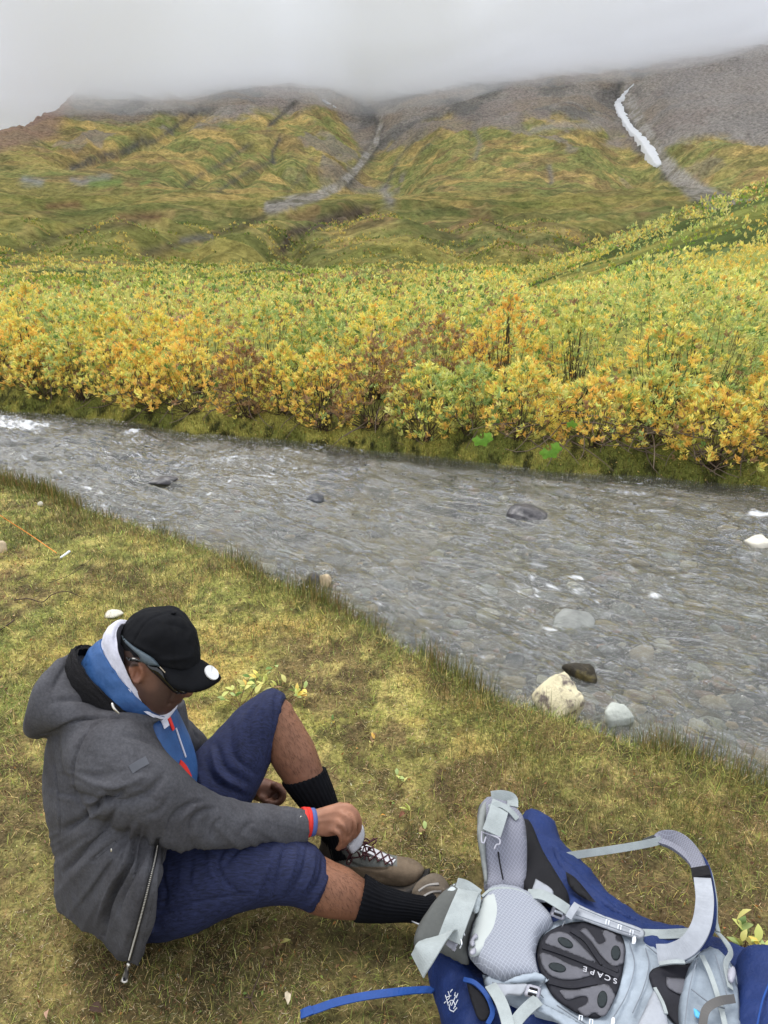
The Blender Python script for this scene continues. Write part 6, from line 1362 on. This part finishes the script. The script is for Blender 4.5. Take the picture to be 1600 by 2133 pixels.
def sprig(name, label, stems, L, w, seed, cat='plant'):
    """low plant: each stem (foot u, v -> tip u, v, height) carries single leaves"""
    rs = np.random.default_rng(seed); o = tiny(name, label, cat); first = G(stems[0][0], stems[0][1]); o.location = first
    for (u0, v0, u1, v1, h, nl) in stems:
        a = G(u0, v0)-first; b = G(u1, v1, h)-first; t = np.linspace(0, 1, 6)[:, None]; mid = (a+b)/2+np.array([0, 0, .25*h+.005])
        C = (1-t)**2*a+2*t*(1-t)*mid+t*t*b; V, F = tubes(C[None], np.linspace(.0016, .0009, 6), 5); mk('stem', V, F, M_stem, o)
        f = rs.uniform(.35, 1.02, nl); P = np.stack([np.interp(f, np.linspace(0, 1, 6), C[:, c]) for c in range(3)], 1)
        cc = leafcol(nl, w, rs)
        for k in range(nl):
            Lk = L*rs.uniform(.7, 1.15); d = unit(np.array([rs.normal(0, .8), rs.normal(0, .8), rs.uniform(.1, .8)])); s_ = unit(np.cross(d, [0, 0, 1.])+rs.normal(0, .3, 3)); n_ = np.cross(s_, d)
            ts = np.array([0, .25, .55, .8, 1.]); ws = np.array([.04, .34, .42, .24, .02]); V = []
            for q, ww in zip(ts, ws): c = P[k]+d*Lk*q+n_*Lk*.12*math.sin(q*3); V += [c-s_*ww*Lk*.6+n_*Lk*.05*ww, c, c+s_*ww*Lk*.6+n_*Lk*.05*ww]
            mk('leaf', np.array(V), gridfaces(5, 3), M_leaf, o, cols=np.tile(cc[k]*rs.uniform(.85, 1.1), (15, 1)))
gr = [.25, .1, 2.2, 2.2, .2, .8, 1.5]
sprig('dwarf_willow', 'leafy dwarf willow twig between the cap brim and the raised knee', [(500, 1475, 575, 1385, .05, 7), (505, 1470, 600, 1420, .06, 7), (500, 1475, 480, 1425, .04, 5), (500, 1478, 455, 1450, .03, 5), (520, 1465, 540, 1400, .06, 8), (515, 1470, 560, 1415, .08, 8), (498, 1470, 520, 1410, .07, 7)], .042, gr, 1)
sprig('dwarf_willow', 'small dwarf willow with green and yellow leaves just right of the raised knee', [(600, 1460, 640, 1432, .05, 7), (605, 1462, 625, 1450, .03, 6)], .042, [1.5, .8, 2, 2, .1, .5, 1.5], 2)
sprig('seedling', 'pinkish seedling in the grass right of the shin', [(775, 1555, 785, 1530, .03, 3), (775, 1555, 772, 1540, .02, 2)], .026, [.3, .8, .4, .5, 4, .1, 1], 3)
sprig('seedling', 'green seedling with pale leaves, halfway between the sock and the hip wing', [(830, 1640, 828, 1615, .03, 3), (832, 1640, 845, 1628, .02, 2)], .028, gr, 4)
sprig('seedling', 'bright green leaf pair above the toe of the brown boot', [(845, 1702, 855, 1688, .02, 3)], .034, [.1, 0, 3, .5, .2, 2, .5], 5)
sprig('seedling', 'reddish and green seedling next to the boot toe', [(882, 1742, 888, 1725, .02, 2), (878, 1742, 872, 1735, .02, 2)], .026, [.1, .6, 1.2, .5, 3, .6, .5], 6)
sprig('seedling', 'tiny green leaf sprig just above the backpack webbing', [(1178, 1752, 1180, 1738, .02, 2)], .028, gr, 7)
sprig('leafy_plant', 'green leafy plant growing beside the lid of the backpack at the right edge', [(1545, 1975, 1535, 1915, .07, 3), (1550, 1978, 1560, 1940, .05, 4), (1560, 1990, 1585, 1960, .05, 5), (1560, 1990, 1600, 1980, .04, 4), (1540, 1985, 1545, 1960, .04, 3)], .045, gr, 8)
sprig('seedling', 'small dry sprig with one green leaf below the right thigh', [(575, 1990, 586, 1960, .03, 3), (575, 1990, 560, 1972, .02, 2)], .028, [.2, 1, 1.2, .5, 2.5, .3, .6], 9)
sprig('seedling', 'pale sprig in the meadow above the raised shin', [(700, 1515, 692, 1500, .02, 2)], .024, [1.5, .8, 1, 1, .8, .2, 1], 10)
def twig(label, pts, r, br=()):
    o = tiny('twig', label, 'twig'); 
    for q in (pts,)+tuple(br):
        V, F = chain([G(u, v, z) for u, v, z in q], [r, r*.6], 7, 6); mk('stick', V, F, M_twig, o)
twig('curved dark twig arching over the grass above the man', [(30, 1250, .012), (60, 1247, .03), (88, 1254, .02), (110, 1238, .05), (140, 1232, .055), (170, 1244, .015)], .0034)
twig('thin dry twig lying below the right thigh', [(522, 2080, .012), (540, 2030, .02), (552, 1998, .02)], .0022, ([(516, 2072, .01), (526, 2090, .015), (535, 2105, .01)], [(510, 2078, .012), (526, 2078, .018)]))
twig('long thin dark twig in the meadow behind the man', [(100, 1215, .012), (150, 1195, .03), (195, 1160, .035)], .002)
twig('brown twig lying at the left edge behind the hood', [(0, 1312, .014), (24, 1296, .02), (30, 1290, .02)], .0045)
def dry(label, u, v, s, c, sd):
    rs = np.random.default_rng(sd); o = empty('dead_leaf', label, 'leaf'); o.location = G(u, v, .012); a = rs.uniform(0, 6.28)
    d = np.array([math.cos(a), math.sin(a), .1]); s_ = np.array([-math.sin(a), math.cos(a), .25]); V = []
    for q, ww in zip((0, .25, .55, .8, 1.), (.05, .36, .42, .25, .02)): c_ = d*s*(q-.5)+np.array([0, 0, .012*math.sin(q*3.1)]); V += [c_-s_*ww*s*.6, c_, c_+s_*ww*s*.6+np.array([0, 0, .004])]
    mk('blade', np.array(V), gridfaces(5, 3), material('dead_leaf', c, .7, var=.25, vscale=60), o)
dry('orange fallen leaf on the grass right of the hand', 798, 1703, .026, srgb(214, 150, 60), 1); dry('pale split stick of bark on the worn grass above the blue strap', 600, 2080, .030, srgb(206, 192, 164), 2)
dry('brown curled leaf between the boot and the green leaf pair', 838, 1700, .024, srgb(128, 84, 62), 3); dry('dark brown leaf lump in the worn grass at the bottom left', 200, 2105, .04, srgb(66, 46, 34), 4); dry('tan leaf on the moss at the bottom left corner', 98, 2115, .024, srgb(176, 140, 116), 5); dry('yellow leaf in the grass above the shin', 592, 1995, .018, srgb(186, 158, 104), 6)
